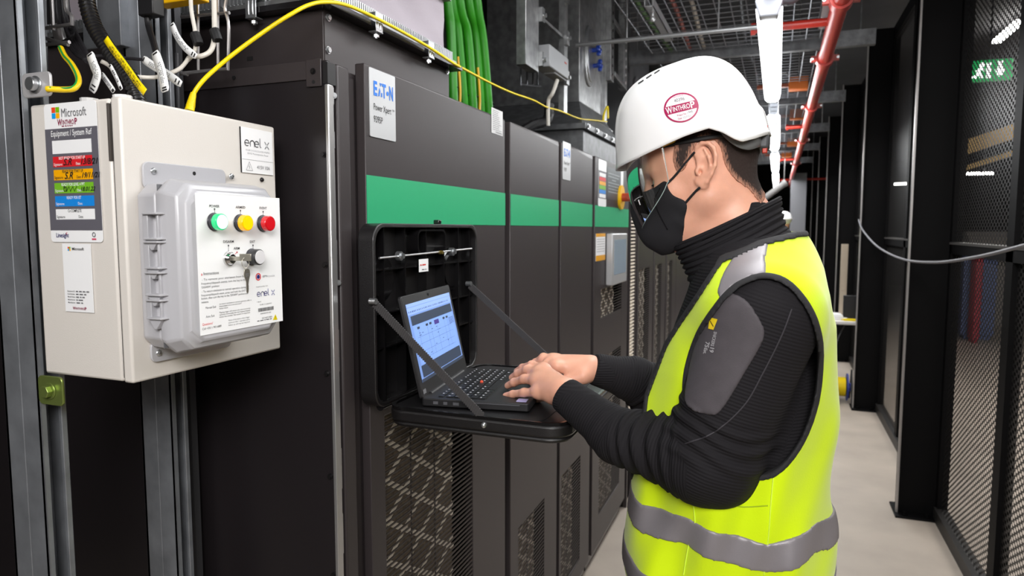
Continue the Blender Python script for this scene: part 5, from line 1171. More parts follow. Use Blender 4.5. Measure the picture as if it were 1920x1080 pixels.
def nets(F_, lo, h, smooth=1):
    """naive surface nets: a closed quad surface of the zero level"""
    ins = F_ < 0; nx, ny, nz = F_.shape
    cnt = np.zeros((nx-1, ny-1, nz-1), np.int8); corners = [(i, j, k) for i in (0, 1) for j in (0, 1) for k in (0, 1)]
    for i, j, k in corners: cnt += ins[i:nx-1+i, j:ny-1+j, k:nz-1+k]
    act = (cnt > 0) & (cnt < 8); ids = np.full(act.shape, -1, np.int64); cx, cy, cz = np.nonzero(act); ids[cx, cy, cz] = np.arange(len(cx))
    acc = np.zeros((len(cx), 3)); num = np.zeros(len(cx))
    val = {c: F_[cx+c[0], cy+c[1], cz+c[2]].astype(float) for c in corners}
    for c in corners:
        for a in range(3):
            if c[a] == 0:
                e = list(c); e[a] = 1; e = tuple(e); va, vb = val[c], val[e]; m = (va < 0) != (vb < 0)
                t = np.where(m, va/np.where(m, va-vb, 1), 0); p = np.zeros((len(cx), 3)); p[:] = c; p[:, a] = t
                acc += p*m[:, None]; num += m
    v = acc/np.maximum(num, 1)[:, None]+np.stack([cx, cy, cz], 1)
    qs = []
    for a in range(3):
        sl0 = [slice(None)]*3; sl1 = [slice(None)]*3; sl0[a] = slice(0, -1); sl1[a] = slice(1, None)
        A, B = ins[tuple(sl0)], ins[tuple(sl1)]; b, c = (a+1) % 3, (a+2) % 3
        for flip, M_ in ((0, A & ~B), (1, ~A & B)):
            q = list(np.nonzero(M_)); ok = (q[b] > 0) & (q[c] > 0) & (q[b] < F_.shape[b]-1) & (q[c] < F_.shape[c]-1); q = [x[ok] for x in q]
            def idx(db, dc):
                r = [x.copy() for x in q]; r[b] = r[b]-db; r[c] = r[c]-dc; return ids[r[0], r[1], r[2]]
            quad = np.stack([idx(1, 1), idx(0, 1), idx(0, 0), idx(1, 0)], 1)
            if flip: quad = quad[:, ::-1]
            qs.append(quad)
    f = np.concatenate(qs); f = f[(f >= 0).all(1)]
    for _ in range(smooth):
        s_ = np.zeros_like(v); n_ = np.zeros(len(v))
        for i in range(4):
            a_, b_ = f[:, i], f[:, (i+1) % 4]; np.add.at(s_, a_, v[b_]); np.add.at(n_, a_, 1)
        v = v*.5+.5*s_/np.maximum(n_, 1)[:, None]
    return v*h+np.array(lo), f
def sdf_part(name, F_, fld, m, parent, smooth=1, rib=None, **kw):
    v, f = nets(F_, fld.lo, fld.h, smooth); o = mesh_obj(name, v, f, m, parent, 180)
    if rib is not None:
        at_ = o.data.attributes.new('rib', 'FLOAT', 'POINT'); at_.data.foreach_set('value', rib(v).astype(np.float32))
    if 'label' in kw: o['label'] = kw['label']
    return o, v, f
def A3(p): return np.array([p[0], p[1], p[2]], float)
# ================================================================ THE WORKER
YM = 1.26
SKIN = mat('skin', '#e0a58b', .45, sss=.12, bump=.12, bscale=650, var=.07, vscale=30)
HAIRM = mat('hair_dark', '#2c1e19', .75, bump=.5, bscale=900, var=.25, vscale=200)
def fade_mat():
    m = mat('hair_fade', '#2c1e19', .8, bump=.5, bscale=900); nt = m.node_tree; b = nt.nodes['Principled BSDF']
    a = nt.nodes.new('ShaderNodeAttribute'); a.attribute_name = 'rib'; n = nt.nodes.new('ShaderNodeTexNoise'); n.inputs['Scale'].default_value = 520; n.inputs['Detail'].default_value = 3
    tc = nt.nodes.new('ShaderNodeTexCoord'); mp = nt.nodes.new('ShaderNodeMapping'); mp.inputs['Scale'].default_value = (1, 1, .22); nt.links.new(tc.outputs['Object'], mp.inputs[0]); nt.links.new(mp.outputs[0], n.inputs['Vector'])
    r = nt.nodes.new('ShaderNodeMapRange'); r.inputs[1].default_value = .0; r.inputs[2].default_value = .020; nt.links.new(a.outputs['Fac'], r.inputs[0])
    ad = nt.nodes.new('ShaderNodeMath'); ad.operation = 'MULTIPLY_ADD'; ad.inputs[1].default_value = 1.0; nt.links.new(r.outputs[0], ad.inputs[0]); nt.links.new(n.outputs['Fac'], ad.inputs[2])
    r2 = nt.nodes.new('ShaderNodeMapRange'); r2.inputs[1].default_value = .42; r2.inputs[2].default_value = .95; nt.links.new(ad.outputs[0], r2.inputs[0])
    mx = nt.nodes.new('ShaderNodeMix'); mx.data_type = 'RGBA'; mx.inputs['A'].default_value = lin('#cc9379'); mx.inputs['B'].default_value = lin('#2c1e19')
    nt.links.new(r2.outputs[0], mx.inputs['Factor']); nt.links.new(mx.outputs['Result'], b.inputs['Base Color']); return m
HAIRF = fade_mat()
worker = thing('person', 'worker in white helmet, black mask and yellow vest typing on the laptop', 'person', (-.05, YM, 0))
# ---- head frame
ear = at(1311, 322, Y=YM-.072); HO = np.array([ear.x, YM, ear.z]); tl = math.radians(15)
HF = np.array([-math.cos(tl), 0, -math.sin(tl)]); HU = np.array([-math.sin(tl), 0, math.cos(tl)]); HS = np.array([0, -1., 0])   # forward, up, towards the camera
HR = [HF, HS, HU]
def hp(f, s, u): return HO+HF*f+HS*s+HU*u
h = .0025
hd = Field(HO-[.19, .13, .20], HO+[.15, .13, .19], h)
hd.ell(hp(-.008, 0, .050), (.098, .074, .086), .01, rot=HR)
hd.ell(hp(.028, 0, .030), (.070, .066, .075), .03, rot=HR)           # forehead, face mass
hd.ell(hp(.040, 0, -.030), (.056, .057, .070), .03, rot=HR)
for s in (-1, 1):
    hd.cone(hp(.0, s*.050, -.042), hp(.066, s*.020, -.092), .019, .019, .025)      # jaw
    hd.cone(hp(.0, s*.056, -.0), hp(.0, s*.050, -.042), .014, .019, .025)
    hd.ell(hp(.058, s*.036, -.018), (.028, .026, .022), .02, rot=HR)      # cheekbone
    hd.cone(hp(.081, s*.020, .028), hp(.070, s*.048, .026), .0085, .007, .012)    # brow
    hd.ell(hp(.098, s*.031, .006), (.021, .017, .014), .012, cut=True, rot=HR)   # eye socket
    hd.ell(hp(.071, s*.031, .006), (.0125, .0125, .0125), .002, rot=HR)             # eyeball bulge under the lids
    hd.cone(hp(.079, s*.020, .0118), hp(.070, s*.044, .0105), .0038, .0035, .003)  # upper lid
    hd.cone(hp(.079, s*.021, -.002), hp(.071, s*.042, -.001), .003, .003, .003)
hd.cone(hp(.086, 0, .014), hp(.112, 0, -.022), .0085, .0115, .012)
hd.ell(hp(.104, 0, -.028), (.014, .017, .010), .008, rot=HR)
hd.cone(hp(.084, 0, -.052), hp(.083, 0, -.056), .016, .016, .015); hd.cone(hp(.082, 0, -.088), hp(.078, 0, -.096), .019, .018, .015)
# neck
nk0 = A3(at(1352, 352, Y=YM)); nk1 = A3(at(1392, 452, Y=YM)); nk2 = A3(at(1410, 520, Y=YM))
headonly = hd.f.copy()
hd.cone(nk0, nk1, .058, .063, .03); hd.cone(nk1, nk2, .063, .075, .03)
fa = A3(at(1268, 425, Y=YM)); hd.cone(fa+[.03, 0, .0], A3(at(1345, 480, Y=YM)), .035, .05, .035)
preear = hd.f.copy()
# ears
for s in (1, -1):
    def ep(px, py, dy=0.): q = A3(at(px, py, Y=YM-.075)); q[1] = YM-s*(.0725+dy); return q
    hd.ell(ep(1322, 306, .008), (.0145, .0048, .030), .004, rot=[[math.cos(.12), 0, math.sin(.12)], [0, 1, 0], [-math.sin(.12), 0, math.cos(.12)]])
    hx = [ep(*q) for q in ((1312, 305, .004), (1305, 291, .006), (1307, 277, .009), (1317, 270, .013), (1330, 270, .016), (1340, 279, .018), (1344, 294, .018), (1342, 312, .017), (1335, 328, .014), (1326, 342, .010))]
    hd.chain(hx, [.0030, .0032, .0034, .0036, .0036, .0036, .0034, .0032, .0032, .0038], .003, .003)
    hd.chain([ep(1322, 281, .014), ep(1331, 296, .016), ep(1333, 314, .014), ep(1325, 330, .010)], [.0024, .0030, .0030, .0028], .003, .003)
    hd.ell(ep(1320, 345, .006), (.0085, .0042, .0095), .005); hd.ell(ep(1310, 340, .003), (.006, .004, .008), .005)
    hd.ell(ep(1319, 312, .018), (.0085, .0095, .0125), .003, cut=True); hd.ell(ep(1326, 286, .021), (.0085, .0055, .006), .003, cut=True)
    hd.ell(ep(1308, 322, .007), (.0042, .0042, .0065), .003)
    hd.ell(ep(1314, 323, .012), (.0034, .008, .005), .002, cut=True)
bodyF = hd
# ---- hands (each finger its own chain rooted in the palm)
KZ = LZT+.003+.0185
def hand(wr, arm_dir, mcps, tips, thumb, curl, rr=.0092, seed=0):
    """wr: wrist; mcps: four knuckles index..little; tips; thumb: three points"""
    allp = np.array([wr]+mcps+tips+thumb); fl_ = Field(allp.min(0)-.045, allp.max(0)+.045, .0017)
    wr = np.array(wr)
    for i, q in enumerate(mcps):
        fl_.cone(wr+(np.array(q)-wr)*.12, np.array(q)-[0, 0, .004], .018, .0108, .022)
    fl_.cone(wr-np.array(arm_dir)*.07, wr, .027, .0235, .012)
    fl_.cone((wr+np.array(mcps[0]))/2-[0, 0, .006], (wr+np.array(mcps[3]))/2-[0, 0, .006], .013, .013, .014)
    for i, (q, e) in enumerate(zip(mcps, tips)):
        q, e = np.array(q), np.array(e); v = e-q; up = np.array([0, 0, 1.])
        p1 = q+v*.45+up*curl[i]; p2 = q+v*.78+up*curl[i]*.62; r0 = (rr, rr*1.02, rr*1.0, rr*.9)[i]
        fl_.chain([q-[0, 0, .003], p1, p2, e], [r0*1.10, r0*.97, r0*.87, r0*.76], .006, .010)
        fl_.ell(q+(e-q)*.08, (.0098, .0092, .0088), .012)
    th_ = [np.array(q) for q in thumb]; fl_.chain(th_, [.0165, .0125, .0098], .007, .018)
    return fl_
def Q(px, py, y): return A3(at(px, py, Y=y))
wl = Q(1062, 738, 1.205)
L_mcp = [Q(1022, 690, 1.280), Q(1014, 698, 1.262), Q(1010, 712, 1.240), Q(1013, 734, 1.220)]
L_tip = [Q(969, 696, 1.345), Q(960, 708, 1.322), Q(952, 723, 1.293), Q(948, 742, 1.262)]
L_th = [Q(1036, 735, 1.255), Q(1008, 742, 1.300), Q(985, 738, 1.325)]
lh = hand(wl, (wl-Q(1150, 812, 1.16))*-1/np.linalg.norm(wl-Q(1150, 812, 1.16))*-1, L_mcp, L_tip, L_th, [.009, .010, .007, .002])
wr_ = Q(1112, 693, 1.375)
R_mcp = [Q(1046, 684, 1.345), Q(1040, 676, 1.365), Q(1040, 672, 1.385), Q(1046, 672, 1.405)]
R_tip = [Q(1000, 702, 1.365), Q(992, 694, 1.39), Q(994, 690, 1.41), Q(1004, 690, 1.43)]
R_th = [Q(1092, 706, 1.345), Q(1066, 716, 1.335), Q(1040, 722, 1.345)]
rh = hand(wr_, (wr_-Q(1200, 706, 1.41))/np.linalg.norm(wr_-Q(1200, 706, 1.41)), R_mcp, R_tip, R_th, [.010, .012, .012, .010])
# ---- trunk and limbs under the clothes
rows = [(380, 1345, 1440, .050), (425, 1335, 1462, .070), (462, 1318, 1485, .105), (500, 1305, 1512, .140), (545, 1292, 1530, .158), (600, 1272, 1545, .166), (680, 1243, 1548, .168), (760, 1226, 1548, .168), (860, 1212, 1545, .170), (960, 1200, 1545, .172), (1080, 1190, 1545, .174), (1200, 1195, 1542, .176), (1300, 1200, 1535, .17)]
rz, rc_, ra, rb_ = [], [], [], []
for py, pa, pb_, hw in rows:
    a, c = at(pa, py, Y=YM), at(pb_, py, Y=YM); rz.append((a.z+c.z)/2); rc_.append((a.x+c.x)/2); ra.append((c.x-a.x)/2); rb_.append(hw)
rz, rc_, ra, rb_ = [np.array(q)[::-1] for q in (rz, rc_, ra, rb_)]
def trunk(X, Y, Z):
    c = np.interp(Z, rz, rc_); a = np.interp(Z, rz, ra); b = np.interp(Z, rz, rb_); p = 2.35
    g = ((np.abs(X-c)/a)**p+(np.abs(Y-YM)/b)**p)**(1/p); d = (g-1)*np.minimum(a, b)*1.0
    return np.maximum(d, np.maximum(Z-rz[-1], rz[0]-Z))
SH = [Q(1432, 590, YM-.165), Q(1432, 590, YM-.165)]; SH[1] = SH[1]*[1, 0, 1]+[0, YM+.165, 0]
EL = [Q(1330, 862, 1.085), Q(1262, 765, 1.47)]
CUF = [Q(1060, 740, 1.195), Q(1115, 692, 1.375)]
FM = [Q(1160, 818, 1.15), Q(1190, 712, 1.42)]
bf = Field((-.46, .96, .60), (.20, 1.58, 1.66), .0034)
nb = Q(1418, 505, YM)
bf.join(trunk, (-.3, .95, rz[0]), (.3, 1.6, rz[-1]), .01)
for i in (0, 1): bf.cone(nb, SH[i], .062, .068, .05)
vestbase = bf.f.copy()
def folds(amp, fr_, w0, w1, ph, axis):
    def fn(t, X, Y, Z):
        win = np.clip((t-w0)/.12, 0, 1)*np.clip((w1-t)/.12, 0, 1)
        return -amp*win*np.sin(2*math.pi*(fr_*t+.35*np.sin(X*38+ph)+.30*np.sin(Z*31+ph*2)))
    return fn
for i in (0, 1):
    bf.cone(SH[i], EL[i], .078, .071, .03, extra=folds(.0035, 9, .62, 1.1, i, 0))
    bf.cone(EL[i], FM[i], .060, .046, .035, extra=folds(.0052, 7, .08, .98, i+1, 0))
    bf.cone(FM[i], CUF[i], .044, .0335, .02, extra=folds(.0022, 3.0, .0, .35, i, 0))
jacket = bf.f
# hem of the cuffs: hollow end so the wrist goes in
X_, Y_, Z_ = bf.grid()
for i in (0, 1):
    d = (CUF[i]-FM[i])/np.linalg.norm(CUF[i]-FM[i]); cutp = (X_-CUF[i][0])*d[0]+(Y_-CUF[i][1])*d[1]+(Z_-CUF[i][2])*d[2]
    near = np.sqrt((X_-CUF[i][0])**2+(Y_-CUF[i][1])**2+(Z_-CUF[i][2])**2) < .085
    jacket = np.where(near, smax(jacket, (cutp-.004), .006), jacket)
bf.f = jacket
def arm_rib(v):
    out = v[:, 2].copy(); best = np.full(len(v), 1e9)
    for i in (0, 1):
        base = 0.
        for a, b in ((SH[i], EL[i]), (EL[i], FM[i]), (FM[i], CUF[i])):
            d = b-a; L_ = np.linalg.norm(d); t = ((v-a)@d)/L_**2; tc = np.clip(t, 0, 1); q = np.linalg.norm(v-a-tc[:, None]*d, axis=1)
            ok = (q < best) & (q < .10) & (np.abs(v[:, 1]-YM) > .10); out[ok] = base+t[ok]*L_; best[ok] = q[ok]; base += L_
    return out
JK = ribbed('jacket_black', '#1b191c', .0052, .32); JK2 = mat('jacket_panel', '#4a4549', .75, bump=.25, bscale=900, var=.1, vscale=40)
jk, jv, jf = sdf_part('jacket', bf.f, bf, JK, worker, 1, arm_rib, label='black finely ribbed long sleeved jacket')
# grey patch on the upper arm
near = Y_ < YM-.06
def ppoly(pts, y): return [(at(px, py, Y=y).x, at(px, py, Y=y).z) for px, py in pts]
def sm(pts, n=5): return [(q.x, q.y) for q in spline([Vector((a, b, 0)) for a, b in pts]+[Vector((*pts[0], 0))], n)][:-1]
patch = sm(ppoly([(1362, 545), (1400, 560), (1428, 600), (1433, 630), (1400, 690), (1352, 765), (1318, 770), (1284, 757), (1284, 720), (1296, 660), (1325, 600)], 1.04), 4)
pf = d_poly(patch, X_[:, :, 0], Z_[:, 0, :].reshape(1, -1)) if False else d_poly(patch, X_.reshape(-1, 1), Z_.reshape(1, -1))[:, None, :]
pt = smax(np.maximum(np.abs(bf.f-.0005)-.0035, pf), np.where(near, -1., 1.), .001)
sdf_part('sleeve_panel', pt.astype(np.float32), bf, JK2, jk, 1, label='smooth dark grey panel on the upper sleeve')
# ---- vest
VB = vestbase-.013
wob = .004*np.sin(Z_*21+X_*17)+.0055*np.sin(X_*52+Z_*7+1.3)+.0035*np.sin(Y_*34+Z_*12)+.0028*np.sin(X_*95-Z_*30+2)
VB = VB+wob.astype(np.float32)*np.clip((1.45-Z_)/.2, 0, 1)
zb0 = at(1400, 1290, Y=YM).z
def xz(pts, y): return ppoly(pts, y)
arm_poly = sm(xz([(1362, 550), (1390, 526), (1430, 512), (1472, 522), (1508, 560), (1530, 610), (1540, 680), (1532, 760), (1505, 830), (1462, 875), (1418, 890), (1375, 872), (1325, 820), (1292, 770), (1288, 700), (1314, 620)], 1.10), 4)
front_poly = xz([(1050, 300), (1300, 300), (1388, 462), (1362, 480), (1320, 545), (1286, 592), (1254, 640), (1234, 690), (1217, 735), (1213, 780), (1207, 830), (1180, 900), (1050, 900)], 1.17)
neck_poly = xz([(1250, 200), (1600, 200), (1600, 425), (1492, 441), (1450, 449), (1425, 455), (1385, 474), (1300, 500)], 1.17)
def P2(poly): return d_poly(poly, X_.reshape(-1, 1), Z_.reshape(1, -1))[:, None, :]
dA, dF_, dN = P2(arm_poly), P2(front_poly), P2(neck_poly)
side = np.abs(Y_-YM)
keep = np.maximum(np.maximum(-dF_, -dN), zb0-Z_)                       # <0 inside the kept cloth
keep = np.maximum(keep, np.where(side > .085, -dA, -1.)+0*X_)
def shell(off, th_): return np.abs(VB-off)-th_
VM = mat('vest_fluo', '#d0ec00', .75, bump=.12, bscale=420, sheen=.3, spec=.2)
REFL = mat('reflective_grey', '#8d888c', .42, .25, bump=.15, bscale=900)
vest, vv, vf = sdf_part('safety_vest', np.maximum(shell(.0, .0050), keep).astype(np.float32), bf, VM, worker, 1, label='fluorescent yellow sleeveless vest')
vb_ = np.maximum(shell(.001, .0072), np.minimum(np.minimum(np.where(side > .08, np.abs(dA+.0)-.0045, 1.)+0*X_, np.abs(dF_)-.0042), np.abs(dN)-.0050))
vb_ = np.maximum(vb_, keep-.006)
sdf_part('black_binding', vb_.astype(np.float32), bf, mat('binding', '#232224', .8, bump=.3, bscale=800), vest, 1, label='black edge binding')
# two waist bands with the droop of the cloth
bx = [at(px, 980, Y=1.12).x for px in (1165, 1205, 1290, 1350, 1440, 1480, 1530, 1562)]
def band(zs, nm, ht=.024):
    zc = np.interp(X_, bx, zs); bnd = np.abs(Z_-zc)-ht
    sdf_part(nm, np.maximum(np.maximum(shell(.0016, .0056), keep+.001), bnd).astype(np.float32), bf, REFL, vest, 1, label='grey reflective waist band')
z1_ = [at(px, py, Y=y_).z for px, py, y_ in ((1165, 925, 1.2), (1205, 968, 1.13), (1290, 990, 1.09), (1350, 1010, 1.09), (1440, 1040, 1.09), (1480, 1030, 1.10), (1530, 1005, 1.14), (1562, 985, 1.22))]
band(z1_, 'reflective_band'); band([z-.105 for z in z1_], 'reflective_band')
sp_ = sm(xz([(1398, 456), (1440, 450), (1437, 480), (1432, 530), (1358, 548), (1366, 500)], 1.14), 3)
dS = P2(sp_)
for s in (-1, 1): sdf_part('shoulder_band', np.maximum(np.maximum(np.maximum(shell(.0016, .0056), keep+.001), dS), .02-s*(Y_-YM)).astype(np.float32), bf, REFL, vest, 1, label='grey reflective shoulder band')
# seams
pk = MB()
bv = BVHTree.FromPolygons([Vector(q) for q in vv.tolist()], vf.tolist())
def onto(bvh, px, py, y0=.85, lift=.0008):
    o_ = Vector((0, 0, CAMH)); d = (at(px, py, Y=1.0)-o_).normalized(); hit = bvh.ray_cast(o_+d*.5, d)
    return (hit[0]+hit[1]*lift, hit[1]) if hit[0] else (None, None)
def seam(bvh, pts, r, m, parent, nm, sub=8):
    pts = spline([Vector((a, b, 0)) for a, b in pts], sub); q = [onto(bvh, p.x, p.y)[0] for p in pts]; q = [p for p in q if p]
    if len(q) > 2: return part(nm, MB().tube(q, r, 5), m, parent)
seam(bv, [(1300, 945), (1303, 985), (1292, 1020), (1282, 1078)], .0010, mat('vest_seam', '#dffb4a', .7), vest, 'vest_seam')
seam(bv, [(1450, 895), (1445, 950), (1440, 1012), (1432, 1078)], .0010, MATS['vest_seam'], vest, 'vest_seam')
seam(bv, [(1345, 932), (1360, 940), (1390, 950), (1440, 948)], .0009, mat('vest_pocket', '#9fb80a', .7), vest, 'pocket_edge')
# sleeve seams and the sleeve print
bj = BVHTree.FromPolygons([Vector(q) for q in jv.tolist()], jf.tolist())
seam(bj, [(1484, 580), (1465, 630), (1430, 700), (1395, 760), (1340, 810), (1285, 832)], .0011, mat('sleeve_seam', '#343136', .7), jk, 'sleeve_seam', 12)
seam(bj, [(1330, 582), (1310, 640), (1293, 700), (1287, 750)], .0011, BLKG, jk, 'pocket_zip')
def wrap(name, o2, ux, uy, build, mats, parent, bvh, label=None, cell=None, lift=.0055):
    """print laid on a curved surface: picture-plane frame pushed onto the surface"""
    mb = MB(); build(mb); m_ = MB()
    for (x, y, z) in mb.v:
        px = o2[0]+ux[0]*x+uy[0]*y; py = o2[1]+ux[1]*x+uy[1]*y; p, n = onto(bvh, px, py, lift=lift+z)
        m_.v.append(tuple(p) if p else (0, 0, -1))
    bad = {i for i, q in enumerate(m_.v) if q[2] < 0}
    for f, mi in zip(mb.f, mb.m):
        if not any(i in bad for i in f): m_.f.append(f); m_.m.append(mi)
    o = part(name, m_, mats, parent, smooth=180)
    if label: o['label'] = label
    return o
F0 = Frame((0, 0, 0), (1, 0, 0), (0, 1, 0))
# sleeve: letters read upwards along the arm
def bl(mb):
    F0.text(mb, 'SNICKERS', 0, 0, 9, 0, .02, width=38, lift=0); 
ang = math.radians(103); ux = (math.cos(ang), math.sin(ang)); uy = (math.sin(ang), -math.cos(ang))
wrap('sleeve_print', (1341, 621), ux, uy, lambda mb: (F0.text(mb, 'SNICKERS', 0, 3, 8, 0, .02, width=28, lift=0), F0.text(mb, '19', 29, 3, 10, 0, .03, width=11, lift=.0), F0.text(mb, '75', 22, -7, 10, 0, .03, width=11, lift=0), F0.text(mb, 'Est.', 34, -7, 8, 0, .03, width=12, lift=0)), mat('print_grey', '#a8a5a8', .6), jk, bj, 'pale grey lettering on the sleeve')
wrap('sleeve_mark', (1341, 600), ux, uy, lambda mb: (mb.add([(-3, -5, 0), (18, -3.5, 0), (18, 6, 0), (-3, 9, 0)], [(0, 1, 2, 3)], 0), mb.add([(2, -3, .0003), (4, -3, .0003), (13, 5, .0003), (11, 5, .0003)], [(0, 1, 2, 3)], 1)), [mat('mark_yellow', '#efcf1a', .5), INK], jk, bj, 'small yellow mark on the sleeve')
# ---- collar
def loft(rings, m, name, parent, thick=0, label=None, closed=True, smooth=180, rib=None):
    n = len(rings[0]); vs = [p for r in rings for p in r]
    fs = [(j*n+i, j*n+(i+1) % n, (j+1)*n+(i+1) % n, (j+1)*n+i) for j in range(len(rings)-1) for i in range(n if closed else n-1)]
    o = mesh_obj(name, np.array([list(p) for p in vs]), fs, m, parent, smooth)
    if rib is not None: at_ = o.data.attributes.new('rib', 'FLOAT', 'POINT'); at_.data.foreach_set('value', np.array(rib, np.float32))
    if thick: q = o.modifiers.new('thickness', 'SOLIDIFY'); q.thickness = thick; q.offset = 0
    if label: o['label'] = label
    return o
def ell_ring(pa, pb_, hw, n=72, y=YM, sq=2.2, dip=0):
    a, b = Q(*pa, y), Q(*pb_, y); c = (a+b)/2; u = (b-a)/2; out = []
    for i in range(n):
        t = 2*math.pi*i/n; cs, sn = math.cos(t), math.sin(t); e = 2/sq
        out.append(c+u*math.copysign(abs(cs)**e, cs)+np.array([0, -hw*math.copysign(abs(sn)**e, sn), dip*abs(sn)]))
    return out
cr = [((1272, 456), (1459, 372), .078), ((1268, 459), (1461, 370), .083), ((1266, 463), (1462, 371), .086), ((1272, 474), (1463, 380), .090), ((1278, 485), (1465, 396), .095), ((1284, 497), (1468, 412), .100), ((1290, 510), (1474, 430), .108), ((1297, 528), (1484, 447), .120)]
rg = []; rv = []
for j, (pa, pb_, hw) in enumerate(cr):
    rg.append(ell_ring(pa, pb_, hw, dip=-.006))
rg2 = []
for j in range(len(rg)-1):
    for k in range(6):
        t = k/6; row = [rg[j][i]*(1-t)+rg[j+1][i]*t for i in range(72)]; c = sum(row)/72; jj = j*6+k
        row = [p+(p-c)/np.linalg.norm(p-c)*.0024*math.sin(jj*1.45+.8*math.sin(i*.26))*min(1, jj/9) for i, p in enumerate(row)]
        rg2.append(row); rv += [jj*.003]*72
rg2.append(rg[-1]); rv += [.2]*72
loft(rg2, JK, 'stand_collar', jk, .004, 'high black ribbed stand collar', rib=rv)
cz = [Q(1268, 462, YM-.01), Q(1284, 492, YM-.012), Q(1300, 515, YM-.014), Q(1298, 540, YM-.016)]
part('collar_zip', MB().tube([Vector(q) for q in cz], .0022, 6, sub=5), ZINC, jk); part('zip_pull', MB().tube([Vector(Q(1299, 508, YM-.03)), Vector(Q(1301, 516, YM-.035)), Vector(Q(1298, 526, YM-.035))], .002, 6), ZINC, jk)
# ---- body mesh: head, neck, hands, trunk and legs in one mesh
tr = Field((-.30, .98, .0), (.34, 1.56, 1.50), .009)
tr.join(lambda X, Y, Z: trunk(X, Y, Z)+.02, (-.3, .98, rz[0]), (.3, 1.56, rz[-1]), .01)
hipx = float(rc_[0])
for i, s in enumerate((-1, 1)):
    tr.cone(nb-[0, 0, .02], SH[i], .05, .05, .04); tr.cone(SH[i], EL[i], .05, .042, .03); tr.cone(EL[i], FM[i], .040, .028, .02); tr.cone(FM[i], CUF[i], .028, .022, .01)
    tr.cone((hipx, YM+s*.09, .92), (hipx-.01, YM+s*.10, .50), .085, .055, .04); tr.cone((hipx-.01, YM+s*.10, .50), (hipx+.02, YM+s*.11, .09), .053, .036, .02)
    tr.cone((hipx+.02, YM+s*.11, .06), (hipx-.13, YM+s*.12, .05), .036, .03, .02)
mv, mf, off = [], [], 0
for fld, smo in ((hd, 1), (lh, 1), (rh, 1), (tr, 1)):
    v, f = nets(fld.f, fld.lo, fld.h, smo); mv.append(v); mf.append(f+off); off += len(v)
body = mesh_obj('body', np.concatenate(mv), np.concatenate(mf), SKIN, worker, 180)
# trousers and boots
TRO = mat('trousers_dark', '#26262b', .85, bump=.2, bscale=400)
tf = Field((-.34, .98, .03), (.34, 1.56, 1.06), .008)
tf.join(lambda X, Y, Z: np.maximum(trunk(X, Y, Z)-.0, Z-1.02), (-.3, 1.0, rz[0]), (.3, 1.55, 1.02), .02)
for s in (-1, 1):
    tf.cone((hipx, YM+s*.088, .92), (hipx-.01, YM+s*.10, .50), .105, .078, .04); tf.cone((hipx-.01, YM+s*.10, .50), (hipx+.02, YM+s*.11, .10), .078, .066, .03)
tff = np.maximum(tf.f, .07-tf.grid()[2]); sdf_part('trousers', tff.astype(np.float32), tf, TRO, worker, 1)
for s in (-1, 1):
    sf = Field((hipx-.24, YM+s*.11-.07, -.01), (hipx+.10, YM+s*.11+.07, .18), .005)
    sf.cone((hipx+.02, YM+s*.11, .15), (hipx+.025, YM+s*.11, .05), .050, .048, .02); sf.cone((hipx+.02, YM+s*.11, .045), (hipx-.15, YM+s*.12, .040), .046, .044, .03)
    sff = np.maximum(sf.f, .001-sf.grid()[2]); sdf_part('boot', sff.astype(np.float32), sf, BLKR, worker, 1)
# ---- hair: close crop, follows the skull
hx_, hy_, hz_ = hd.grid()
hair_poly = sm(xz([(1266, 268), (1262, 300), (1270, 322), (1284, 318), (1293, 300), (1304, 276), (1316, 262), (1336, 262), (1350, 276), (1356, 300), (1366, 322), (1384, 340), (1406, 356), (1418, 372), (1432, 372), (1450, 250), (1400, 130), (1250, 120), (1200, 200)], YM-.07), 3)
dH = d_poly(hair_poly, hx_.reshape(-1, 1), hz_.reshape(1, -1))[:, None, :]
nz_ = .0010*np.sin(hx_*900)*np.sin(hz_*760+hy_*500)
allhead = smin(headonly, hd.f*0+1, .001)
hsd = preear
hs = np.maximum(np.abs(hsd+.0012+nz_)-.0036, dH)
sdf_part('hair', hs.astype(np.float32), hd, HAIRF, worker, 1, lambda v: -d_poly(hair_poly, v[:, 0], v[:, 2]), label='very short dark brown hair')
# eyes, brows
for s in (1, -1):
    e = hp(.0735, s*.031, .006); eb = part('eye', MB().ball(e, .0115, 18), mat('eye_white', '#d8d2cc', .2), body)
    part('iris', MB().ball(e+HF*.0062+HU*-.003, .0065, 14), mat('iris_dark', '#2b241f', .2), eb)
    b = MB(); 
    part('eyelashes', MB().tube([Vector(hp(.087, s*.022, .005)), Vector(hp(.0872, s*.031, .0035)), Vector(hp(.082, s*.041, .003))], .0012, 6, sub=4), HAIRM, body)
    part('eyebrow', MB().tube([Vector(hp(.091, s*.012, .028)), Vector(hp(.089, s*.028, .034)), Vector(hp(.079, s*.046, .031))], [.002, .0032, .0031, .003, .0026, .0022, .002, .0018, .0012], 7, sub=4), HAIRM, body)
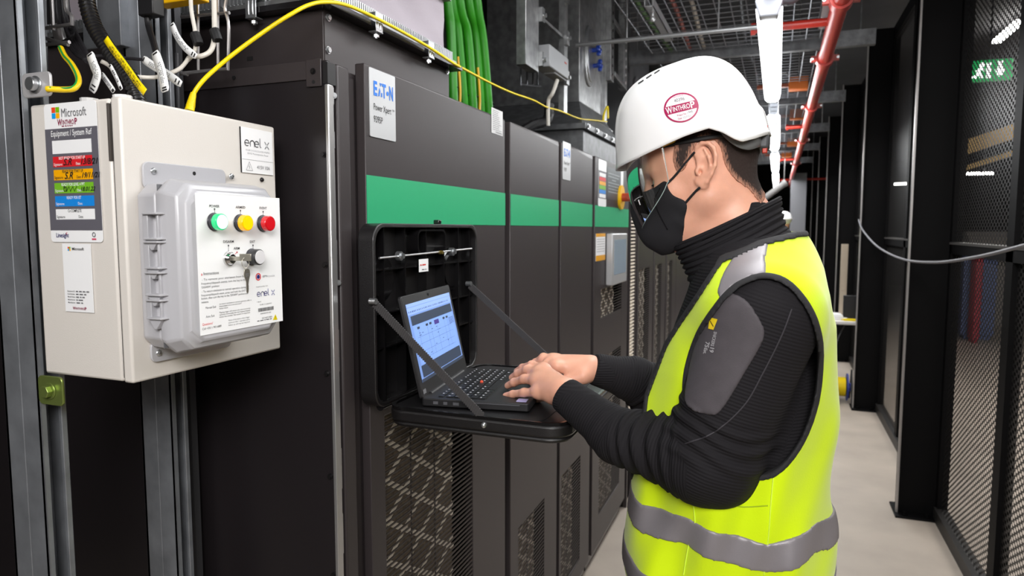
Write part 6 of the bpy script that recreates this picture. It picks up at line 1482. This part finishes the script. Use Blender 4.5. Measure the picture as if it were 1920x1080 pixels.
# ---- mask
mk_poly = xz([(1150, 352), (1188, 358), (1206, 358), (1228, 352), (1250, 340), (1256, 355), (1266, 368), (1284, 376), (1290, 388), (1284, 415), (1280, 460), (1262, 470), (1240, 480), (1150, 480)], YM-.05)
mk_poly = sm(mk_poly, 3)
mkf = smin(headonly, d_ell(hx_, hy_, hz_, hp(.088, 0, -.050), (.046, .036, .052), HR), .035)
mkf = smin(mkf, d_cone(hx_, hy_, hz_, A3(at(1232, 440, Y=YM)), A3(at(1252, 446, Y=YM)), .014, .020), .03)
dM = d_poly(mk_poly, hx_.reshape(-1, 1), hz_.reshape(1, -1))[:, None, :]
wr2 = .0012*np.sin(hz_*210+hx_*120)*np.clip((hp(.05, 0, 0)[0]-hx_)*-30, 0, 1)
mm = np.maximum(np.maximum(mkf-.0045+wr2, -(mkf+.006)), dM)
MK = mat('mask_black', '#17161a', .9, bump=.15, bscale=900)
mask, mkv, mkfc = sdf_part('face_mask', mm.astype(np.float32), hd, MK, worker, 1, label='black cloth face mask')
_hv, _hf = nets(hd.f, hd.lo, hd.h, 1); bhd = BVHTree.FromPolygons([Vector(q) for q in _hv.tolist()], _hf.tolist())
def YL(px, py, s):
    q = onto(bhd, px, py, lift=.0018)[0]; return Vector((q.x, q.y if s > 0 else 2*YM-q.y, q.z))
for s in (1, -1):
    b = MB()
    for pth in (((1250, 346), (1262, 334), (1274, 320), (1286, 305), (1296, 293), (1303, 286)), ((1282, 385), (1290, 376), (1298, 367), (1306, 358), (1313, 351))):
        b.tube([YL(px, py, s) for px, py in pth], .0021, 6, sub=5)
    part('ear_loop', b, MK, mask)
bm = BVHTree.FromPolygons([Vector(q) for q in mkv.tolist()], mkfc.tolist())
seam(bm, [(1238, 352), (1228, 375), (1236, 400), (1252, 430)], .0009, BLKG, mask, 'mask_seam')
wrap('mask_tag', (1212, 390), (.52, .85), (.85, -.52), lambda mb: mb.add([(i*5-9, j*5-5, 0) for i in range(5) for j in range(3)], [(i*3+j, (i+1)*3+j, (i+1)*3+j+1, i*3+j+1) for i in range(4) for j in range(2)]), mat('tag_bluegrey', '#6c8fd0', .5), mask, bm, 'small blue tag', lift=.0022)
# ---- helmet
HM = mat('helmet_white', '#f3f2f2', .28, coat=.3)
def loc(px, py, y): q = A3(at(px, py, Y=y))-HO; return float(q@HF), float(q@HU)
helm = thing('safety_helmet', 'white safety helmet with a round red and white sticker, worn by the worker typing', 'helmet', hp(0, 0, .05))
cf, cu = loc(1298, 200, YM); 
ff, _ = loc(1161, 275, YM); bf_, _ = loc(1430, 215, YM); _, tu = loc(1310, 106, YM)
Rf, Rb, Rs = ff-cf, cf-bf_, .108
rim_side = [(loc(px, py, YM-.09)) for px, py in ((1150, 306), (1195, 293), (1240, 276), (1285, 258), (1330, 243), (1352, 249), (1372, 262), (1388, 267), (1412, 258), (1438, 243))]
rs_f = np.array([a for a, b in rim_side])[::-1]; rs_u = np.array([b for a, b in rim_side])[::-1]
NA, NS = 144, 44; hv = []
for j in range(NS+1):
    s = j/NS; g = math.sin(s*math.pi/2)
    for i in range(NA):
        a = 2*math.pi*i/NA; ca, sa = math.cos(a), math.sin(a)
        R0 = Rf if ca > 0 else Rb; fx = R0*ca; hr = float(np.interp(cf+fx, rs_f, rs_u))
        if ca > 0: hr += -.002*ca
        u = hr+(tu-hr)*g; p_ = 2.15+.9*max(0, ca)**2+.5*max(0, -ca)**2; r = max(0., 1-g**p_)**(1/p_)
        fl_ = max(0, ca)**3*(1-s)**5*.016+max(0, 1-abs(ca)*1.2)*(1-s)**8*.004      # brim flare
        ridge = .0055*(1/(1+math.exp(-(-ca-.42)*40)))*(1/(1+math.exp((g-.40-.1*ca)*60)))  # raised rear panel
        ridge += .0030*math.exp(-((abs(sa*Rs*r)-.030)/.006)**2)*min(1, max(0, (r-.10)*4))*min(1, g*3)*0.8     # crown ribs
        ff_ = (r*R0+fl_+ridge*(1 if r > .05 else 0)); ss = (r*Rs+ridge)
        hv.append(hp(cf+ff_*ca, ss*sa, u))
hfc = [(j*NA+i, j*NA+(i+1) % NA, (j+1)*NA+(i+1) % NA, (j+1)*NA+i) for j in range(NS) for i in range(NA)]
_c = hp(cf, 0, .02); _k = hfc[8*NA+20]; _n = np.cross(hv[_k[1]]-hv[_k[0]], hv[_k[2]]-hv[_k[0]])
if _n@(hv[_k[0]]-_c) > 0: hfc = [f[::-1] for f in hfc]        # hfc now points inwards
sh = mesh_obj('shell', np.array(hv), [f[::-1] for f in hfc], HM, helm, 50)
q = sh.modifiers.new('thickness', 'SOLIDIFY'); q.thickness = .003; q.offset = -1 
bh = BVHTree.FromPolygons([Vector(q) for q in hv], [f[::-1] for f in hfc])
# sticker
SC = (1277.5, 202); SR = 32
def ring2(mb, r0, r1, mi, z=0, nr=4, na=40, clip=None, sx=1.0, sy=.84):
    for k in range(nr):
        ra_, rb2 = r0+(r1-r0)*k/nr, r0+(r1-r0)*(k+1)/nr
        vs = [(r*math.cos(2*math.pi*i/na)*sx, r*math.sin(2*math.pi*i/na)*sy, z) for r in (ra_, rb2) for i in range(na)]
        mb.add(vs, [(i, (i+1) % na, na+(i+1) % na, na+i) for i in range(na)], mi)
ag = math.radians(-14); hux = (math.cos(ag), math.sin(ag)); huy = (math.sin(ag)*1, -math.cos(ag))
hux = (math.cos(ag), math.sin(ag)); huy = (-math.sin(-ag), -math.cos(ag))
def stk(mb):
    ring2(mb, 0.01, 29.5, 0); ring2(mb, 29.5, 33, 1, nr=1)
    n = 16
    mb.add([(-31.5+63*i/n, y, .0002) for i in range(n+1) for y in (-7.5, 7.5)], [(2*i, 2*i+2, 2*i+3, 2*i+1) for i in range(n)], 1)
STK = [mat('sticker_paper', '#efe9ec', .4), mat('sticker_maroon', '#a61c52', .4), WHITE, INKG]
rs2 = wrap('round_sticker', SC, hux, huy, stk, STK, helm, bh, 'round white and maroon sticker', lift=.0006)
def stkt(mb):
    F0.text(mb, 'W', -29, -5.5, 17, 2, .02, width=12, lift=0); F0.text(mb, 'INTHRO', -16.5, -4.5, 13, 2, .01, width=33, lift=0); F0.text(mb, 'P', 17, -5.5, 17, 2, .02, width=9, lift=0)
    F0.text(mb, '40396', 0, 12, 9, 3, .0, 'C', width=20, lift=0); F0.text(mb, 'INDUCTION NO.', 0, 21, 3, 1, .0, 'C', width=20, lift=0)
    F0.text(mb, 'Project No.', -11, -14.5, 5, 1, .0, width=18, lift=0); F0.text(mb, 'Date:', -11, -21, 5, 1, .0, width=8, lift=0); F0.text(mb, '1945', 8, -14, 6, 3, 0, width=11, lift=0); F0.text(mb, '12/7/21', -2, -21, 5, 3, 0, width=15, lift=0)
wrap('sticker_lettering', SC, hux, huy, stkt, STK, rs2, bh, lift=.0011)
for k, (px, py) in enumerate(((1202, 154), (1217, 144), (1232, 135))):
    wrap('vent_slot', (px, py), (.83, -.55), (.55, .83), lambda mb: mb.add([(-6, -1.2, 0), (0, -1.2, 0), (6, -1.2, 0), (6, 1.2, 0), (0, 1.2, 0), (-6, 1.2, 0)], [(0, 1, 4, 5), (1, 2, 3, 4)]), DARK, helm, bh, lift=.0006)
# harness strap and ratchet
def hb(px, py, s, d): q = A3(at(px, py, Y=YM-.06)); return Vector((q[0], YM-s*d, q[2]))
STG = mat('strap_grey', '#77787a', .5)
for s in (1, -1):
    pts = spline([hb(1352, 248, s, .074), hb(1366, 258, s, .076), hb(1384, 266, s, .074), hb(1404, 268, s, .062), hb(1420, 262, s, .046), hb(1428, 258, s, .030)], 5)
    wid = [.003+.0085*math.sin(min(1, k/(len(pts)-1)*1.15)*math.pi*.62) for k in range(len(pts))]
    vs = []
    for k, p in enumerate(pts): vs += [p+Vector((0, 0, wid[k])), p-Vector((0, 0, wid[k]))]
    o = part('harness_strap', MB().add(vs, [(2*k, 2*k+1, 2*k+3, 2*k+2) for k in range(len(pts)-1)]), STG, helm, smooth=60); q = o.modifiers.new('thickness', 'SOLIDIFY'); q.thickness = .003
p = hb(1430, 258, 1, .0); part('ratchet_housing', MB().obox(p, (.009, 0, 0), (0, .034, 0), (0, 0, .014)), mat('ratchet_grey', '#4c4d50', .5), helm, bevel=.004)
mat('ratchet_red', '#b5341f', .4); part('ratchet_knob', MB().cyl(p+Vector((.004, 0, 0)), p+Vector((.011, 0, 0)), .013, 20), mat('knob_dark', '#3a3b3e', .4), helm, bevel=.002)
for dz in (.018, -.016): part('red_tab', MB().obox(p+Vector((.003, -.02, dz)), (.004, 0, 0), (0, .010, 0), (0, 0, .006)), MATS['ratchet_red'], helm, bevel=.0015)
part('yellow_clip', MB().obox(hb(1256, 269, 1, .083), (.011, 0, .0042), (0, .004, 0), (-.0015, 0, .0045)), mat('clip_yellow', '#d8b800', .4), helm, bevel=.001)
part('headband', (lambda b: b)(MB().tube([Vector(hp(-.008+.097*math.cos(a), .078*math.sin(a), .052+.012*math.cos(a))) for a in np.linspace(0, 2*math.pi, 40)], .0045, 8)), BLKR, helm)
# visor
vm = bpy.data.materials.new('visor_clear'); vm.use_nodes = True; nt = vm.node_tree; nt.nodes.clear()
o_ = nt.nodes.new('ShaderNodeOutputMaterial'); mxs = nt.nodes.new('ShaderNodeMixShader'); tb_ = nt.nodes.new('ShaderNodeBsdfTransparent'); gb = nt.nodes.new('ShaderNodeBsdfGlossy'); lw_ = nt.nodes.new('ShaderNodeFresnel')
tb_.inputs[0].default_value = (.86, .88, .86, 1); gb.inputs['Roughness'].default_value = .03; lw_.inputs[0].default_value = 1.38
nt.links.new(lw_.outputs[0], mxs.inputs[0]); nt.links.new(tb_.outputs[0], mxs.inputs[1]); nt.links.new(gb.outputs[0], mxs.inputs[2]); nt.links.new(mxs.outputs[0], o_.inputs[0])
vtop = [(1170, 292), (1200, 288), (1240, 277)]; rows_ = []
NVX, NVY = 48, 16
for j in range(NVY+1):
    t = j/NVY; row = []
    for i in range(NVX+1):
        a = (i/NVX*2-1)*math.radians(97); fr_ = math.cos(a)
        fT, uT = loc(1176, 296, YM); fB, uB = loc(1206, 432, YM)
        fS, uS = loc(1240, 276, YM-.088); fSb, uSb = loc(1251, 342, YM-.088)
        wgt = max(0, fr_)**.75
        uu = (uS+(uT-uS)*wgt)*(1-t)+(uSb+(uB-uSb)*wgt)*t
        ftop = fS+(fT-fS)*math.cos(a)**1 if fr_ > 0 else fS+(fT-fS)*fr_*.3
        fbot = fSb+(fB-fSb)*max(0, fr_)**1 if fr_ > 0 else fSb+(fB-fSb)*fr_*.3
        f_ = ftop*(1-t)+fbot*t+.010*math.sin(t*math.pi)*max(0, fr_)
        row.append(hp(f_, .090*math.sin(a), uu))
    rows_.append(row)
vis = loft(rows_, vm, 'visor', helm, 0, 'clear curved half-face visor', closed=False)
edge = [Vector(q) for q in rows_[-1]]; part('visor_edge', MB().tube([Vector(r[0]) for r in rows_[::-1]][::-1][:0] or edge, .0007, 5), mat('visor_rim', '#9fb0ac', .15), vis)
part('visor_side_edge', MB().tube([Vector(r[-1]) for r in rows_], .0006, 5), MATS['visor_rim'], vis)
# ================================================================ SECOND WORKER FAR AWAY
y2 = 11.4; hh_ = at(1471, 396, Y=y2); ox, tz = hh_.x, hh_.z
w2 = thing('person', 'distant worker in white helmet and yellow vest at the far end of the aisle', 'person', (ox, y2, 0)); g2 = Field((ox-.45, y2-.4, 0), (ox+.45, y2+.4, tz+.05), .014); zb_ = tz-.05
g2.ell((ox, y2, zb_-.10), (.085, .08, .12), .01); g2.cone((ox, y2, zb_-.2), (ox, y2, zb_-.32), .055, .06, .02); g2.cone((ox-.15, y2, zb_-.36), (ox+.15, y2, zb_-.36), .075, .075, .03); g2.cone((ox, y2, zb_-.42), (ox, y2, .95), .15, .14, .06)
for s in (-1, 1):
    g2.cone((ox+s*.19, y2, zb_-.36), (ox+s*.23, y2-.05, 1.12), .055, .045, .03); g2.cone((ox+s*.23, y2-.05, 1.12), (ox+s*.15, y2-.28, 1.12), .043, .033, .02); g2.ell((ox+s*.14, y2-.33, 1.12), (.035, .05, .03), .02)
    g2.cone((ox+s*.09, y2, .92), (ox+s*.10, y2, .08), .09, .06, .03); g2.cone((ox+s*.10, y2, .05), (ox+s*.10, y2-.15, .05), .05, .045, .02)
v, f = nets(g2.f, g2.lo, g2.h, 2); cl = mesh_obj('body', v, f, [SKIN, mat('worker_dark', '#22232a', .8)], w2, 180)
cl.data.polygons.foreach_set('material_index', [0 if c_.center.z+cl.location.z > zb_-.28 else 1 for c_ in cl.data.polygons])
gx, gy, gz = g2.grid(); vs_ = np.maximum(np.maximum(np.abs(g2.f-.02)-.014, np.abs(gx-ox)-.19), np.maximum(gz-(zb_-.27), .85-gz)); sdf_part('safety_vest', vs_.astype(np.float32), g2, VM, w2, 1)
part('reflective_band', MB().cyl((ox, y2, 1.02), (ox, y2, 1.07), .195, 24, cap=False), REFL, w2)
one('safety_helmet', MB().ball((ox, y2, zb_-.06), .115, 20, sc=(1, 1.15, .95)).cyl((ox, y2-.03, zb_-.075), (ox, y2-.03, zb_-.06), .135, 20), HM, 'white helmet worn by the distant worker', 'helmet', smooth=60)
